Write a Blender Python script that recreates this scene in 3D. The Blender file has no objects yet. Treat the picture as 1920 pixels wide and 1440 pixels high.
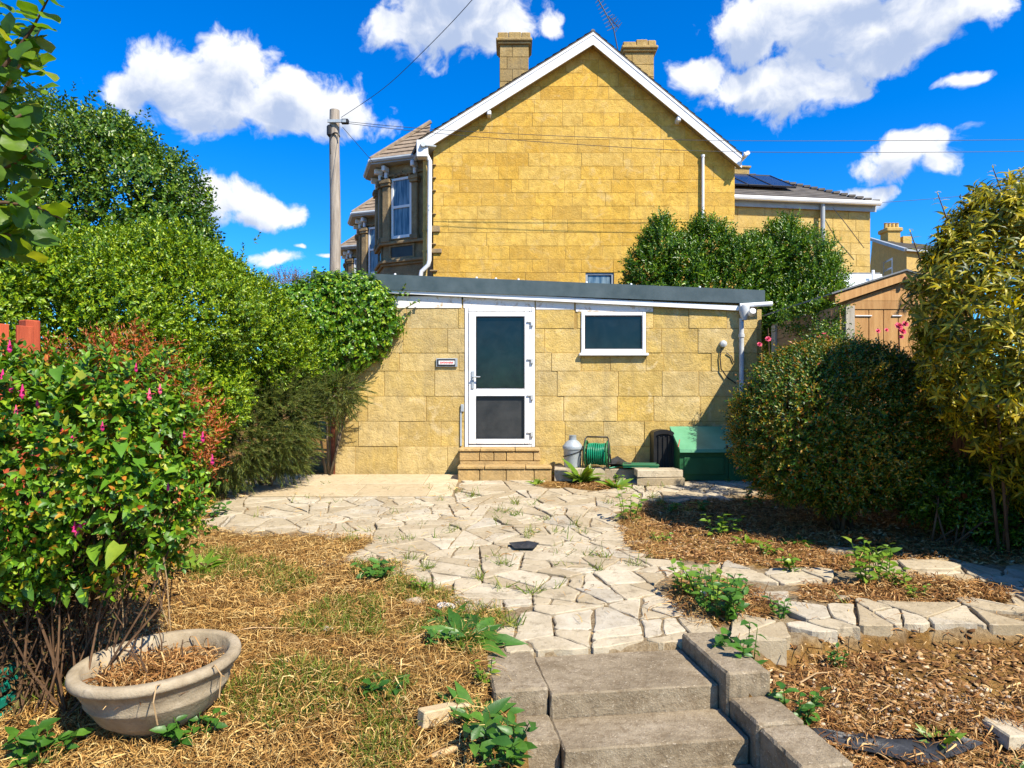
import bpy, math, random
import numpy as np
from mathutils import Vector, Matrix
R = math.radians
random.seed(7)
sc = bpy.context.scene
COL = sc.collection

# ------------------------------------------------------------------ camera, sky, sun, exposure
F = 1300.0            # focal length in photo pixels (1920 wide)
EYE = 1.15            # camera height above the foot of the outbuilding wall
HOR = 745.0           # horizon row in the photo
cam_d = bpy.data.cameras.new('camera'); cam = bpy.data.objects.new('camera', cam_d); COL.objects.link(cam)
cam_d.sensor_width = 36; cam_d.lens = F / 1920 * 36
cam_d.shift_y = (HOR - 720) / 1920
cam_d.clip_start = .05; cam_d.clip_end = 3000
cam.location = (0, 0, EYE); cam.rotation_euler = (R(90), 0, 0)
sc.camera = cam
SUN = Vector((.61, -.66, 1.0)).normalized()
sd = bpy.data.lights.new('sun', 'SUN'); sun = bpy.data.objects.new('sun', sd); COL.objects.link(sun)
sd.energy = 5.0; sd.angle = R(.53); sd.color = (1, .92, .78)
sun.rotation_euler = SUN.to_track_quat('Z', 'Y').to_euler(); sun.location = (6, -8, 12)
vs = sc.view_settings
vs.view_transform = 'Standard'; vs.look = 'None'; vs.gamma = 1; vs.exposure = .82; vs.use_curve_mapping = False
SKY_STRENGTH = .086
sc.cycles.max_bounces = 7; sc.cycles.diffuse_bounces = 2; sc.cycles.glossy_bounces = 2; sc.cycles.transmission_bounces = 3; sc.cycles.transparent_max_bounces = 4

def at(px, py, Y):
    return Vector(((px - 960) * Y / F, Y, EYE - (py - HOR) * Y / F))

def make_world():
    w = bpy.data.worlds.new('World'); sc.world = w; w.use_nodes = True
    nt = w.node_tree; nt.nodes.clear(); L = nt.links.new
    def nd(t, tree=nt, **k):
        n = tree.nodes.new(t)
        for a, b in k.items(): setattr(n, a, b)
        return n
    # cloud field in azimuth / elevation space
    g = bpy.data.node_groups.new('cloud_field', 'ShaderNodeTree')
    g.interface.new_socket('P', in_out='INPUT', socket_type='NodeSocketVector')
    g.interface.new_socket('D', in_out='OUTPUT', socket_type='NodeSocketFloat')
    gi = nd('NodeGroupInput', g); go = nd('NodeGroupOutput', g); GL = g.links.new
    def vm(op, a, b=None, tree=g):
        n = nd('ShaderNodeVectorMath', tree, operation=op)
        for i, v in enumerate((a, b)):
            if v is None: continue
            if isinstance(v, (tuple, list)): n.inputs[i].default_value = v
            else: tree.links.new(v, n.inputs[i])
        return n.outputs['Value'] if op == 'LENGTH' else n.outputs[0]
    def ma(op, a, b=None, tree=g, clamp=False):
        n = nd('ShaderNodeMath', tree, operation=op, use_clamp=clamp)
        for i, v in enumerate((a, b)):
            if v is None: continue
            if isinstance(v, (int, float)): n.inputs[i].default_value = v
            else: tree.links.new(v, n.inputs[i])
        return n.outputs[0]
    P = gi.outputs['P']
    n1 = nd('ShaderNodeTexNoise', g); n1.inputs['Scale'].default_value = 9; n1.inputs['Detail'].default_value = 4; GL(P, n1.inputs['Vector'])
    wv = vm('SUBTRACT', n1.outputs['Color'], (.5, .5, .5))
    wv = vm('MULTIPLY', wv, (.085, .055, 0))
    Pw = vm('ADD', P, wv)
    blobs = [(255,165,75,42),(330,135,100,58),(440,120,80,62),(430,200,150,50),(560,180,100,48),(650,212,90,32),(545,215,120,36),
             (740,50,70,38),(830,30,115,66),(920,30,78,54),(1030,45,34,26),(850,-30,160,60),
             (1420,60,90,62),(1560,40,170,80),(1700,40,150,68),(1810,10,100,50),(1400,150,115,42),(1500,175,110,46),(1300,135,55,30),(1630,105,120,45),(1640,-40,260,60),
             (390,370,50,28),(450,372,95,40),(530,390,62,28),(470,400,100,20),(525,486,58,15),(580,465,16,6),
             (1690,290,92,36),(1730,285,60,32),(1770,302,45,24),(1600,362,60,14),(1800,158,55,11),(640,480,30,6)]
    cur = None
    for (x, y, rx, ry) in blobs:
        hx = x - 960; az = math.atan(hx / F); el = math.atan((HOR - y) / math.hypot(F, hx))
        ca = math.cos(az)
        r1 = rx / F * ca * ca; r2 = ry / F * ca
        d = vm('SUBTRACT', Pw, (az, el, 0)); d = vm('MULTIPLY', d, (1 / r1, 1 / r2, 0)); d = vm('LENGTH', d)
        d = ma('SUBTRACT', 1.20, d); d = ma('MULTIPLY', d, min(1.0, .50 + ry / 70))
        cur = d if cur is None else ma('MAXIMUM', cur, d)
    # the same kind of fair-weather cloud goes on outside the frame
    ng = nd('ShaderNodeTexNoise', g); ng.inputs['Scale'].default_value = 3.2; ng.inputs['Detail'].default_value = 3; GL(P, ng.inputs['Vector'])
    gen = ma('MULTIPLY', ma('SUBTRACT', ng.outputs['Fac'], .595), 9)
    sx = nd('ShaderNodeSeparateXYZ', g); GL(P, sx.inputs[0])
    out = ma('MAXIMUM', ma('SUBTRACT', ma('ABSOLUTE', sx.outputs[0]), .72), ma('SUBTRACT', sx.outputs[1], .62))
    out = ma('MULTIPLY', out, 12, clamp=True)
    gen = ma('SUBTRACT', ma('MULTIPLY', ma('ADD', gen, 2.0), out), 2.0)
    cur = ma('MAXIMUM', cur, gen)
    n2 = nd('ShaderNodeTexNoise', g); n2.inputs['Scale'].default_value = 20; n2.inputs['Detail'].default_value = 7; n2.inputs['Roughness'].default_value = .58; GL(Pw, n2.inputs['Vector'])
    nn = ma('MULTIPLY', ma('SUBTRACT', n2.outputs['Fac'], .52), 2.3)
    GL(ma('ADD', cur, nn), go.inputs['D'])
    # main
    tc = nd('ShaderNodeTexCoord'); s = nd('ShaderNodeSeparateXYZ'); L(tc.outputs['Generated'], s.inputs[0])
    def m2(op, a, b=None, clamp=False): return ma(op, a, b, nt, clamp)
    az = m2('ARCTAN2', s.outputs[0], s.outputs[1]); el = m2('ARCSINE', s.outputs[2])
    c = nd('ShaderNodeCombineXYZ'); L(az, c.inputs[0]); L(el, c.inputs[1])
    def field(off):
        gn = nd('ShaderNodeGroup'); gn.node_tree = g
        L(vm('ADD', c.outputs[0], off, nt), gn.inputs[0]); return gn.outputs[0]
    d0 = field((0, 0, 0)); d1 = field((.012, .030, 0))
    cov = nd('ShaderNodeMapRange', interpolation_type='SMOOTHSTEP'); L(d0, cov.inputs[0]); cov.inputs[1].default_value = .02; cov.inputs[2].default_value = .50
    fade = m2('MULTIPLY', m2('ADD', s.outputs[2], .0), 25, True)
    covv = m2('MULTIPLY', m2('MULTIPLY', cov.outputs[0], .97), fade)
    sh = nd('ShaderNodeMapRange', interpolation_type='SMOOTHSTEP'); L(d1, sh.inputs[0]); sh.inputs[1].default_value = .05; sh.inputs[2].default_value = 1.05
    cc = nd('ShaderNodeMix', data_type='RGBA'); L(sh.outputs[0], cc.inputs[0])
    cc.inputs[6].default_value = (7.1, 7.2, 7.4, 1); cc.inputs[7].default_value = (3.3, 4.0, 5.5, 1)
    sky = nd('ShaderNodeTexSky', sky_type='NISHITA'); sky.sun_disc = False
    sky.sun_elevation = math.asin(SUN.z); sky.sun_rotation = math.atan2(SUN.x, SUN.y)
    sky.air_density = 1.0; sky.dust_density = .15; sky.ozone_density = 3.0
    hs = nd('ShaderNodeHueSaturation'); hs.inputs['Saturation'].default_value = 1.5; hs.inputs['Value'].default_value = 1.0; L(sky.outputs[0], hs.inputs['Color'])
    tint = nd('ShaderNodeMix', data_type='RGBA', blend_type='MULTIPLY'); tint.inputs[0].default_value = 1
    L(hs.outputs[0], tint.inputs[6]); tint.inputs[7].default_value = (.54, 1.17, 1.56, 1)
    mx = nd('ShaderNodeMix', data_type='RGBA'); L(covv, mx.inputs[0]); L(tint.outputs[2], mx.inputs[6]); L(cc.outputs[2], mx.inputs[7])
    bg = nd('ShaderNodeBackground'); bg.inputs[1].default_value = SKY_STRENGTH; L(mx.outputs[2], bg.inputs[0])
    o = nd('ShaderNodeOutputWorld'); L(bg.outputs[0], o.inputs[0])
    w.cycles.sampling_method = 'MANUAL'; w.cycles.sample_map_resolution = 256
make_world()

# ------------------------------------------------------------------ materials
class NT:
    def __init__(s, name):
        s.m = bpy.data.materials.new(name); s.m.use_nodes = True; s.t = s.m.node_tree; s.t.nodes.clear()
        s.out = s.n('ShaderNodeOutputMaterial'); s.pos = s.n('ShaderNodeNewGeometry').outputs['Position']
    def n(s, t, **k):
        n = s.t.nodes.new(t)
        for a, b in k.items(): setattr(n, a, b)
        return n
    def put(s, v, sock):
        if v is None: return
        if isinstance(v, bpy.types.NodeSocket): s.t.links.new(v, sock)
        elif isinstance(v, (tuple, list)) and len(v) == 3 and sock.type == 'RGBA': sock.default_value = (*v, 1)
        else: sock.default_value = v
    def noise(s, scale, detail=5, rough=.55, vec=None, dist=0):
        n = s.n('ShaderNodeTexNoise'); n.inputs['Scale'].default_value = scale; n.inputs['Detail'].default_value = detail
        n.inputs['Roughness'].default_value = rough; n.inputs['Distortion'].default_value = dist
        s.put(vec if vec is not None else s.pos, n.inputs['Vector']); return n.outputs['Fac']
    def ramp(s, fac, stops, interp='LINEAR'):
        n = s.n('ShaderNodeValToRGB'); e = n.color_ramp.elements; n.color_ramp.interpolation = interp
        while len(e) < len(stops): e.new(.5)
        for i, (p, c) in enumerate(stops):
            e[i].position = p; e[i].color = (*c, 1) if isinstance(c, (tuple, list)) else (c, c, c, 1)
        s.put(fac, n.inputs[0]); return n.outputs[0]
    def mix(s, fac, a, b, mode='MIX'):
        n = s.n('ShaderNodeMix', data_type='RGBA', blend_type=mode)
        s.put(fac, n.inputs[0]); s.put(a, n.inputs[6]); s.put(b, n.inputs[7]); return n.outputs[2]
    def math(s, op, a, b=0.0, clamp=False):
        n = s.n('ShaderNodeMath', operation=op, use_clamp=clamp); s.put(a, n.inputs[0]); s.put(b, n.inputs[1]); return n.outputs[0]
    def scalevec(s, v):
        n = s.n('ShaderNodeVectorMath', operation='MULTIPLY'); s.put(s.pos, n.inputs[0]); n.inputs[1].default_value = v; return n.outputs[0]
    def bump(s, h, strength=.4, dist=.02, prev=None):
        n = s.n('ShaderNodeBump'); n.inputs['Strength'].default_value = strength; n.inputs['Distance'].default_value = dist
        s.put(h, n.inputs['Height'])
        if prev is not None: s.put(prev, n.inputs['Normal'])
        return n.outputs[0]
    def orand(s): return s.n('ShaderNodeObjectInfo').outputs['Random']
    def irand(s): return s.n('ShaderNodeNewGeometry').outputs['Random Per Island']
    def principled(s, color, rough=.7, normal=None, metal=0, spec=.4, trans=0):
        p = s.n('ShaderNodeBsdfPrincipled'); s.put(color, p.inputs['Base Color']); s.put(rough, p.inputs['Roughness'])
        p.inputs['Metallic'].default_value = metal; p.inputs['Specular IOR Level'].default_value = spec
        if normal is not None: s.put(normal, p.inputs['Normal'])
        return p.outputs[0]
    def finish(s, sh): s.t.links.new(sh, s.out.inputs[0]); return s.m

def pmat(name, c1, c2, scale=6, rough=.6, bump=.2, bscale=40, rnd=.15, metal=0, spec=.4, stretch=(1, 1, 1)):
    t = NT(name); v = t.scalevec(stretch)
    f = t.noise(scale, 6, .6, v); col = t.ramp(f, [(.3, c1), (.7, c2)])
    br = t.math('ADD', 1 - rnd, t.math('MULTIPLY', t.orand(), 2 * rnd))
    n = t.n('ShaderNodeVectorMath', operation='SCALE'); t.put(col, n.inputs[0]); t.put(br, n.inputs[3])
    nm = t.bump(t.noise(bscale, 5, .6, v), bump, .01) if bump else None
    return t.finish(t.principled(n.outputs[0], rough, nm, metal, spec))

def stone_mat(name, stops, grey, stain=.5, patchy=.35, pale=None):
    t = NT(name)
    base = t.ramp(t.orand(), stops)
    big = t.noise(1.1, 5, .65); mid = t.noise(5.5, 6, .65, dist=.6); fine = t.noise(38, 5, .7); swirl = t.noise(9, 4, .6, dist=2.2)
    c = t.mix(t.ramp(mid, [(.40, 0.0), (.70, .8)]), base, tuple(x * .72 for x in stops[0][1]))
    c = t.mix(t.ramp(t.noise(2.6, 6, .7, dist=1.2), [(.55, 0.0), (.72, patchy)]), c, (.70, .56, .31))
    c = t.mix(t.ramp(big, [(.42, 0.0), (.75, stain)]), c, grey)
    c = t.mix(t.ramp(swirl, [(.47, 0.0), (.5, .30), (.53, 0.0)]), c, pale or tuple(min(.9, x * 1.5 + .02) for x in stops[-1][1]))
    c = t.mix(t.ramp(fine, [(.28, .5), (.38, 0.0)]), c, tuple(x * .5 for x in stops[0][1]))
    streak = t.noise(1.0, 5, .65, t.scalevec((5.5, 5.5, .45)))
    c = t.mix(t.ramp(streak, [(.52, 0.0), (.72, .42)]), c, tuple(x * .8 for x in grey))
    h = t.math('ADD', t.math('MULTIPLY', fine, .5), t.math('MULTIPLY', mid, .9))
    return t.finish(t.principled(c, .9, t.bump(h, .8, .03), spec=.15))

def leaf_mat(name, stops, rough=.42, trans=.35, tcol=None, patch=None):
    t = NT(name)
    c = t.ramp(t.irand(), stops)
    if patch:   # young / autumn growth in irregular patches of the plant itself
        f, amount, pc = patch
        c = t.mix(t.math('MULTIPLY', t.ramp(t.noise(f, 3), [(.50, 0.0), (.62, 1.0)]), t.math('MULTIPLY', t.math('GREATER_THAN', t.irand(), 1 - amount), 1.0)), c, pc)
    p = t.principled(c, rough, None, spec=.45)
    tr = t.n('ShaderNodeBsdfTranslucent'); t.put(t.mix(1.0, c, tcol or (1.5, 1.35, .5), 'MULTIPLY'), tr.inputs[0])
    m = t.n('ShaderNodeMixShader'); m.inputs[0].default_value = trans
    t.t.links.new(p, m.inputs[1]); t.t.links.new(tr.outputs[0], m.inputs[2])
    return t.finish(m.outputs[0])

def leafo_mat(name, stops, rough=.42, trans=.3):   # for leaves that are single objects
    t = NT(name); c = t.ramp(t.orand(), stops)
    c = t.mix(t.ramp(t.noise(30, 3), [(.35, 0.0), (.75, .4)]), c, tuple(x * .6 for x in stops[0][1]))
    p = t.principled(c, rough, t.bump(t.noise(60, 2), .25, .004), spec=.45)
    tr = t.n('ShaderNodeBsdfTranslucent'); t.put(t.mix(1.0, c, (1.5, 1.35, .5), 'MULTIPLY'), tr.inputs[0])
    m = t.n('ShaderNodeMixShader'); m.inputs[0].default_value = trans
    t.t.links.new(p, m.inputs[1]); t.t.links.new(tr.outputs[0], m.inputs[2])
    return t.finish(m.outputs[0])

M = {}
M['gable_stone'] = stone_mat('gable_stone', [(0, (.53, .295, .042)), (.2, (.63, .365, .055)), (.55, (.72, .43, .068)), (.8, (.73, .465, .10)), (1, (.63, .41, .105))], (.50, .33, .10), .55, .40)
M['wing_stone'] = stone_mat('wing_stone', [(0, (.50, .33, .085)), (.5, (.56, .37, .10)), (1, (.58, .41, .14))], (.50, .38, .17), .5)
M['garage_stone'] = stone_mat('garage_stone', [(0, (.50, .335, .09)), (.2, (.58, .41, .13)), (.45, (.64, .425, .10)), (.7, (.67, .495, .20)), (.85, (.61, .455, .19)), (1, (.53, .395, .165))], (.37, .285, .145), .95, .85)
M['chimney_stone'] = stone_mat('chimney_stone', [(0, (.36, .24, .085)), (1, (.46, .32, .12))], (.24, .19, .11), .9)
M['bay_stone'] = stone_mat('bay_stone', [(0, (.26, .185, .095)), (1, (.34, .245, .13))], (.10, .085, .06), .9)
M['far_stone'] = stone_mat('far_stone', [(0, (.52, .34, .10)), (1, (.62, .41, .13))], (.36, .26, .12), .6)
M['mortar'] = pmat('mortar', (.30, .18, .045), (.48, .31, .09), 12, .95, .3)
M['painted_stone'] = None
t = NT('painted_stone'); f = t.noise(7, 7, .7, dist=.5)
M['painted_stone'] = t.finish(t.principled(t.ramp(f, [(.32, (.42, .30, .17)), (.40, (.62, .52, .40)), (.46, (.78, .74, .68)), (1, (.82, .80, .75))]), .8, t.bump(t.noise(30), .4, .01), spec=.2))
M['white_paint'] = pmat('white_paint', (.74, .74, .72), (.82, .82, .80), 3, .45, .05, 30, .03)
M['upvc'] = pmat('upvc', (.66, .65, .62), (.83, .83, .82), 5, .35, .03, 20, .02, spec=.5)
M['grey_pipe'] = pmat('grey_pipe', (.40, .42, .42), (.62, .63, .62), 8, .5, .05)
M['roof_grey'] = pmat('roof_grey', (.035, .060, .066), (.075, .105, .112), 4, .55, .1, 25, .08)
M['slate'] = pmat('slate', (.085, .075, .066), (.165, .145, .12), 3, .85, .5, 14, .2)
M['bay_tile'] = pmat('bay_tile', (.17, .125, .085), (.33, .25, .17), 7, .9, .6, 20, .2)
M['fascia_grey'] = pmat('fascia_grey', (.28, .31, .33), (.42, .45, .46), 3, .5, .05)
M['pole_wood'] = pmat('pole_wood', (.20, .165, .13), (.40, .34, .27), 5, .85, .5, 20, .1, stretch=(6, 6, .5))
M['black_metal'] = pmat('black_metal', (.012, .012, .013), (.03, .03, .03), 8, .5, .1)
M['wire'] = pmat('wire', (.02, .02, .025), (.04, .04, .045), 8, .6, 0)
M['glass_dark'] = NT('glass_dark'); t = M['glass_dark']
M['glass_dark'] = t.finish(t.principled(t.ramp(t.noise(3, 5, .6, dist=1.5), [(.4, (.003, .004, .004)), (.8, (.012, .015, .015))]), t.ramp(t.noise(5, 5), [(.3, .05), (.8, .22)]), None, spec=.5))
M['glass_dusty'] = NT('glass_dusty'); t = M['glass_dusty']
M['glass_dusty'] = t.finish(t.principled(t.ramp(t.noise(4, 7, .7), [(.3, (.020, .021, .021)), (.8, (.055, .055, .052))]), .35, None, spec=.4))
M['glass_curtain'] = NT('glass_curtain'); t = M['glass_curtain']
M['glass_curtain'] = t.finish(t.principled(t.ramp(t.noise(5, 3, .5, t.scalevec((2.5, 2.5, .35))), [(.35, (.05, .10, .15)), (.65, (.22, .31, .36))]), .08, None, spec=.6))
M['solar'] = pmat('solar', (.006, .009, .022), (.012, .016, .032), 3, .15, 0, spec=.6)
M['brown_pipe'] = pmat('brown_pipe', (.11, .028, .012), (.20, .055, .022), 9, .55, .2)
M['red_fence'] = pmat('red_fence', (.30, .045, .014), (.46, .085, .028), 6, .7, .4, 30, .2, stretch=(5, 5, .5))
M['shed_wood'] = pmat('shed_wood', (.38, .19, .060), (.56, .32, .12), 5, .75, .4, 30, .16, stretch=(5, 5, .5))
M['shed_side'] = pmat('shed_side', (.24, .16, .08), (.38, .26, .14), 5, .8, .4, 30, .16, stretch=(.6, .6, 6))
M['grey_wood'] = pmat('grey_wood', (.34, .30, .24), (.52, .48, .40), 5, .8, .3, 30, .1, stretch=(5, 5, .5))
M['fence_wood'] = pmat('fence_wood', (.13, .060, .022), (.26, .125, .048), 5, .8, .4, 30, .2, stretch=(5, 5, .5))
M['felt'] = pmat('felt', (.13, .14, .145), (.24, .25, .25), 5, .9, .5, 60, .05)
M['poly_roof'] = pmat('poly_roof', (.36, .40, .44), (.52, .56, .60), 4, .4, .05)
M['conc'] = None
t = NT('concrete'); f1 = t.noise(4, 6, .65); f2 = t.noise(75, 3, .7); f3 = t.noise(22, 5, .7)
c = t.ramp(f1, [(.3, (.17, .13, .08)), (.55, (.27, .215, .14)), (.8, (.37, .305, .215))])
c = t.mix(t.ramp(f3, [(.36, .55), (.52, 0.0)]), c, (.13, .09, .05)); c = t.mix(t.ramp(f2, [(.60, 0.0), (.68, .6)]), c, (.58, .49, .36))
M['conc'] = t.finish(t.principled(c, .95, t.bump(t.math('ADD', t.math('MULTIPLY', f2, .6), f3), .8, .012), spec=.15))
M['planter'] = None
t = NT('cast_stone'); f1 = t.noise(5, 6, .7); f3 = t.noise(30, 5, .7)
c = t.ramp(f1, [(.3, (.24, .185, .115)), (.55, (.37, .30, .20)), (.8, (.48, .41, .30))]); c = t.mix(t.ramp(f3, [(.30, .5), (.44, 0.0)]), c, (.16, .13, .09))
M['planter'] = t.finish(t.principled(c, .9, t.bump(t.math('ADD', f1, f3), .5, .012), spec=.2))
def flag(name, stops, dark):
    t = NT(name); c = t.ramp(t.orand(), stops); f1 = t.noise(3.2, 6, .65, dist=.7); f2 = t.noise(16, 6, .7, dist=.8); f3 = t.noise(60, 4, .7)
    c = t.mix(t.ramp(f1, [(.40, 0.0), (.72, .65)]), c, dark); c = t.mix(t.ramp(f2, [(.30, .6), (.46, 0.0)]), c, tuple(x * .6 for x in dark))
    c = t.mix(t.ramp(f2, [(.58, 0.0), (.75, .6)]), c, (.60, .54, .42)); c = t.mix(t.ramp(t.noise(7, 5, .7), [(.60, 0.0), (.66, .5)]), c, tuple(x * .55 for x in dark))
    return t.finish(t.principled(c, .9, t.bump(t.math('ADD', t.math('MULTIPLY', f3, .3), f2), .55, .018), spec=.2))
M['flag'] = flag('flagstone', [(0, (.37, .295, .185)), (.3, (.43, .355, .235)), (.6, (.48, .405, .28)), (.85, (.52, .45, .325)), (1, (.40, .355, .275))], (.27, .21, .125))
M['slab'] = flag('paving_slab', [(0, (.46, .36, .215)), (1, (.56, .455, .29))], (.38, .29, .165))
M['step_stone'] = stone_mat('step_stone', [(0, (.42, .27, .10)), (1, (.52, .345, .14))], (.36, .27, .15), .6)
M['galv'] = pmat('galvanised', (.30, .34, .36), (.44, .48, .50), 7, .5, .1, 30, .02, metal=.25)
M['hose'] = pmat('hose_green', (.004, .17, .085), (.008, .26, .13), 9, .35, .05)
M['green_lid'] = pmat('green_lid', (.075, .25, .13), (.13, .35, .20), 3, .45, .08, 30)
M['green_box'] = pmat('green_box', (.012, .095, .030), (.025, .14, .050), 4, .5, .1)
M['black_plastic'] = pmat('black_plastic', (.008, .008, .009), (.02, .02, .02), 6, .45, .1)
M['crate_green'] = pmat('crate_green', (.005, .16, .11), (.01, .22, .15), 6, .45, .05)
M['sheet_black'] = pmat('sheet_black', (.014, .015, .016), (.045, .047, .05), 9, .45, .5, 30)
M['white_rock'] = pmat('white_rock', (.62, .58, .52), (.80, .77, .72), 9, .8, .4, 30, .1)
M['orange_rock'] = pmat('orange_rock', (.66, .26, .05), (.74, .36, .10), 9, .7, .3)
M['tan_wood'] = pmat('tan_wood', (.42, .30, .15), (.58, .46, .28), 7, .8, .4, 30, .1, stretch=(.6, 4, 4))
M['red_ink'] = pmat('red_ink', (.50, .05, .04), (.62, .09, .07), 9, .6, 0)
M['stem'] = pmat('stem', (.060, .030, .013), (.15, .082, .038), 9, .85, .4, 30, .2)
M['bark'] = pmat('bark', (.09, .065, .04), (.19, .145, .10), 6, .9, .6, 25, .1)
M['pale_stem'] = pmat('pale_stem', (.34, .22, .10), (.50, .34, .17), 9, .8, .3)

# ------------------------------------------------------------------ object helpers
ORG = {}
def tag(o, label=None, cat=None, group=None, kind=None):
    if label: o['label'] = label
    if cat: o['category'] = cat
    if group: o['group'] = group
    if kind: o['kind'] = kind
    return o
def thing(name, loc, label, cat, group=None):
    o = bpy.data.objects.new(name, None); COL.objects.link(o); o.location = loc; o.empty_display_size = .2
    ORG[o.name] = Vector(loc); return tag(o, label, cat, group)
def link(name, me, mat, parent=None, loc=None):
    o = bpy.data.objects.new(name, me); COL.objects.link(o)
    loc = Vector(loc) if loc is not None else (ORG[parent.name] if parent else Vector((0, 0, 0)))
    ORG[o.name] = loc.copy()
    if parent: o.parent = parent; o.location = loc - ORG[parent.name]
    else: o.location = loc
    if mat is not None and not me.materials: me.materials.append(mat)
    return o
class MB:
    def __init__(s): s.v = []; s.f = []
    def add(s, vs, fs):
        b = len(s.v); s.v += [tuple(x) for x in vs]; s.f += [tuple(i + b for i in f) for f in fs]; return s
    def box(s, x0, x1, y0, y1, z0, z1, mtx=None, bev=0):
        if bev:
            b = bev; vs = []
            def q(ax):
                pass
            xs, ys, zs = (x0, x1), (y0, y1), (z0, z1); idx = {}
            for i in (0, 1):
                for j in (0, 1):
                    for k in (0, 1):
                        sx, sy, sz = 1 - 2 * i, 1 - 2 * j, 1 - 2 * k
                        c = (xs[i], ys[j], zs[k])
                        for a in range(3):
                            p = [c[0] + sx * b, c[1] + sy * b, c[2] + sz * b]; p[a] = c[a]
                            idx[(i, j, k, a)] = len(vs); vs.append(p)
            fs = []
            for a in range(3):
                o1, o2 = [(1, 2), (2, 0), (0, 1)][a]
                for e in (0, 1):
                    loop = []
                    for (m, n) in ((0, 0), (1, 0), (1, 1), (0, 1)):
                        k = [0, 0, 0]; k[a] = e; k[o1] = m; k[o2] = n; loop.append(idx[(*k, a)])
                    fs.append(loop if e else loop[::-1])
            for a in range(3):      # edges along axis a
                o1, o2 = [(1, 2), (2, 0), (0, 1)][a]
                for m in (0, 1):
                    for n in (0, 1):
                        k0 = [0, 0, 0]; k0[o1] = m; k0[o2] = n; k1 = list(k0); k1[a] = 1
                        f = [idx[(*k0, o1)], idx[(*k1, o1)], idx[(*k1, o2)], idx[(*k0, o2)]]
                        fs.append(f if (m ^ n) else f[::-1])
            for i in (0, 1):
                for j in (0, 1):
                    for k in (0, 1):
                        f = [idx[(i, j, k, 0)], idx[(i, j, k, 1)], idx[(i, j, k, 2)]]
                        fs.append(f if (i + j + k) % 2 else f[::-1])
        else:
            vs = [(x, y, z) for z in (z0, z1) for y in (y0, y1) for x in (x0, x1)]
            fs = [(0, 2, 3, 1), (4, 5, 7, 6), (0, 1, 5, 4), (2, 6, 7, 3), (0, 4, 6, 2), (1, 3, 7, 5)]
        if mtx is not None: vs = [mtx @ Vector(v) for v in vs]
        return s.add(vs, fs)
    def tube(s, pts, rad, n=6, caps=True):
        pts = [Vector(p) for p in pts]; k = len(pts)
        if not isinstance(rad, (list, tuple)): rad = [rad] * k
        vs = []; prev = None
        for i, p in enumerate(pts):
            d = (pts[min(i + 1, k - 1)] - pts[max(i - 1, 0)]).normalized()
            if prev is None:
                a = d.orthogonal().normalized()
            else:
                a = prev - d * prev.dot(d); a = a.normalized() if a.length > 1e-6 else d.orthogonal().normalized()
            prev = a; b = d.cross(a)
            for j in range(n):
                t = 2 * math.pi * j / n; vs.append(p + (a * math.cos(t) + b * math.sin(t)) * rad[i])
        fs = [(i * n + j, i * n + (j + 1) % n, (i + 1) * n + (j + 1) % n, (i + 1) * n + j) for i in range(k - 1) for j in range(n)]
        if caps: fs += [tuple(range(n))[::-1], tuple((k - 1) * n + j for j in range(n))]
        return s.add(vs, fs)
    def lathe(s, prof, c, n=32, jitter=0):
        c = Vector(c); vs = []; rng = random.Random(3)
        for (r, z) in prof:
            for j in range(n):
                t = 2 * math.pi * j / n; rr = r * (1 + jitter * (rng.random() - .5)); vs.append(c + Vector((rr * math.cos(t), rr * math.sin(t), z)))
        fs = [(i * n + j, i * n + (j + 1) % n, (i + 1) * n + (j + 1) % n, (i + 1) * n + j) for i in range(len(prof) - 1) for j in range(n)]
        return s.add(vs, fs)
    def poly(s, pts, off):        # prism of a polygon, extruded by the vector off
        n = len(pts); off = Vector(off); vs = [Vector(p) for p in pts] + [Vector(p) + off for p in pts]
        return s.add(vs, [tuple(range(n))[::-1], tuple(range(n, 2 * n))] + [(i, (i + 1) % n, n + (i + 1) % n, n + i) for i in range(n)])
    def build(s, name, mat, parent=None, loc=None, smooth=False):
        l = Vector(loc) if loc is not None else (ORG[parent.name] if parent else Vector((0, 0, 0)))
        me = bpy.data.meshes.new(name); me.from_pydata([tuple(Vector(v) - l) for v in s.v], [], s.f)
        if smooth: me.shade_smooth() if smooth is True else me.set_sharp_from_angle(angle=smooth); 
        if smooth and smooth is not True:
            for p in me.polygons: p.use_smooth = True
        me.update()
        import bmesh
        bm = bmesh.new(); bm.from_mesh(me); bmesh.ops.recalc_face_normals(bm, faces=bm.faces); bm.to_mesh(me); bm.free()
        return link(name, me, mat, parent, l)

def clip(poly, a, b, c):          # keep a*x+b*y<=c
    out = []; n = len(poly)
    for i in range(n):
        p, q = poly[i], poly[(i + 1) % n]; dp = a * p[0] + b * p[1] - c; dq = a * q[0] + b * q[1] - c
        if dp <= 0: out.append(p)
        if (dp < 0 < dq) or (dq < 0 < dp):
            t = dp / (dp - dq); out.append((p[0] + (q[0] - p[0]) * t, p[1] + (q[1] - p[1]) * t))
    return out
def area(p): return .5 * sum(p[i][0] * p[(i + 1) % len(p)][1] - p[(i + 1) % len(p)][0] * p[i][1] for i in range(len(p)))
def inset(poly, d):               # inset a convex CCW polygon
    out = list(poly); n = len(poly)
    for i in range(n):
        p, q = poly[i], poly[(i + 1) % n]; ex, ey = q[0] - p[0], q[1] - p[1]; l = math.hypot(ex, ey)
        if l < 1e-6: continue
        nx, ny = ey / l, -ex / l
        out = clip(out, nx, ny, nx * p[0] + ny * p[1] - d)
        if len(out) < 3: return []
    return out
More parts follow.
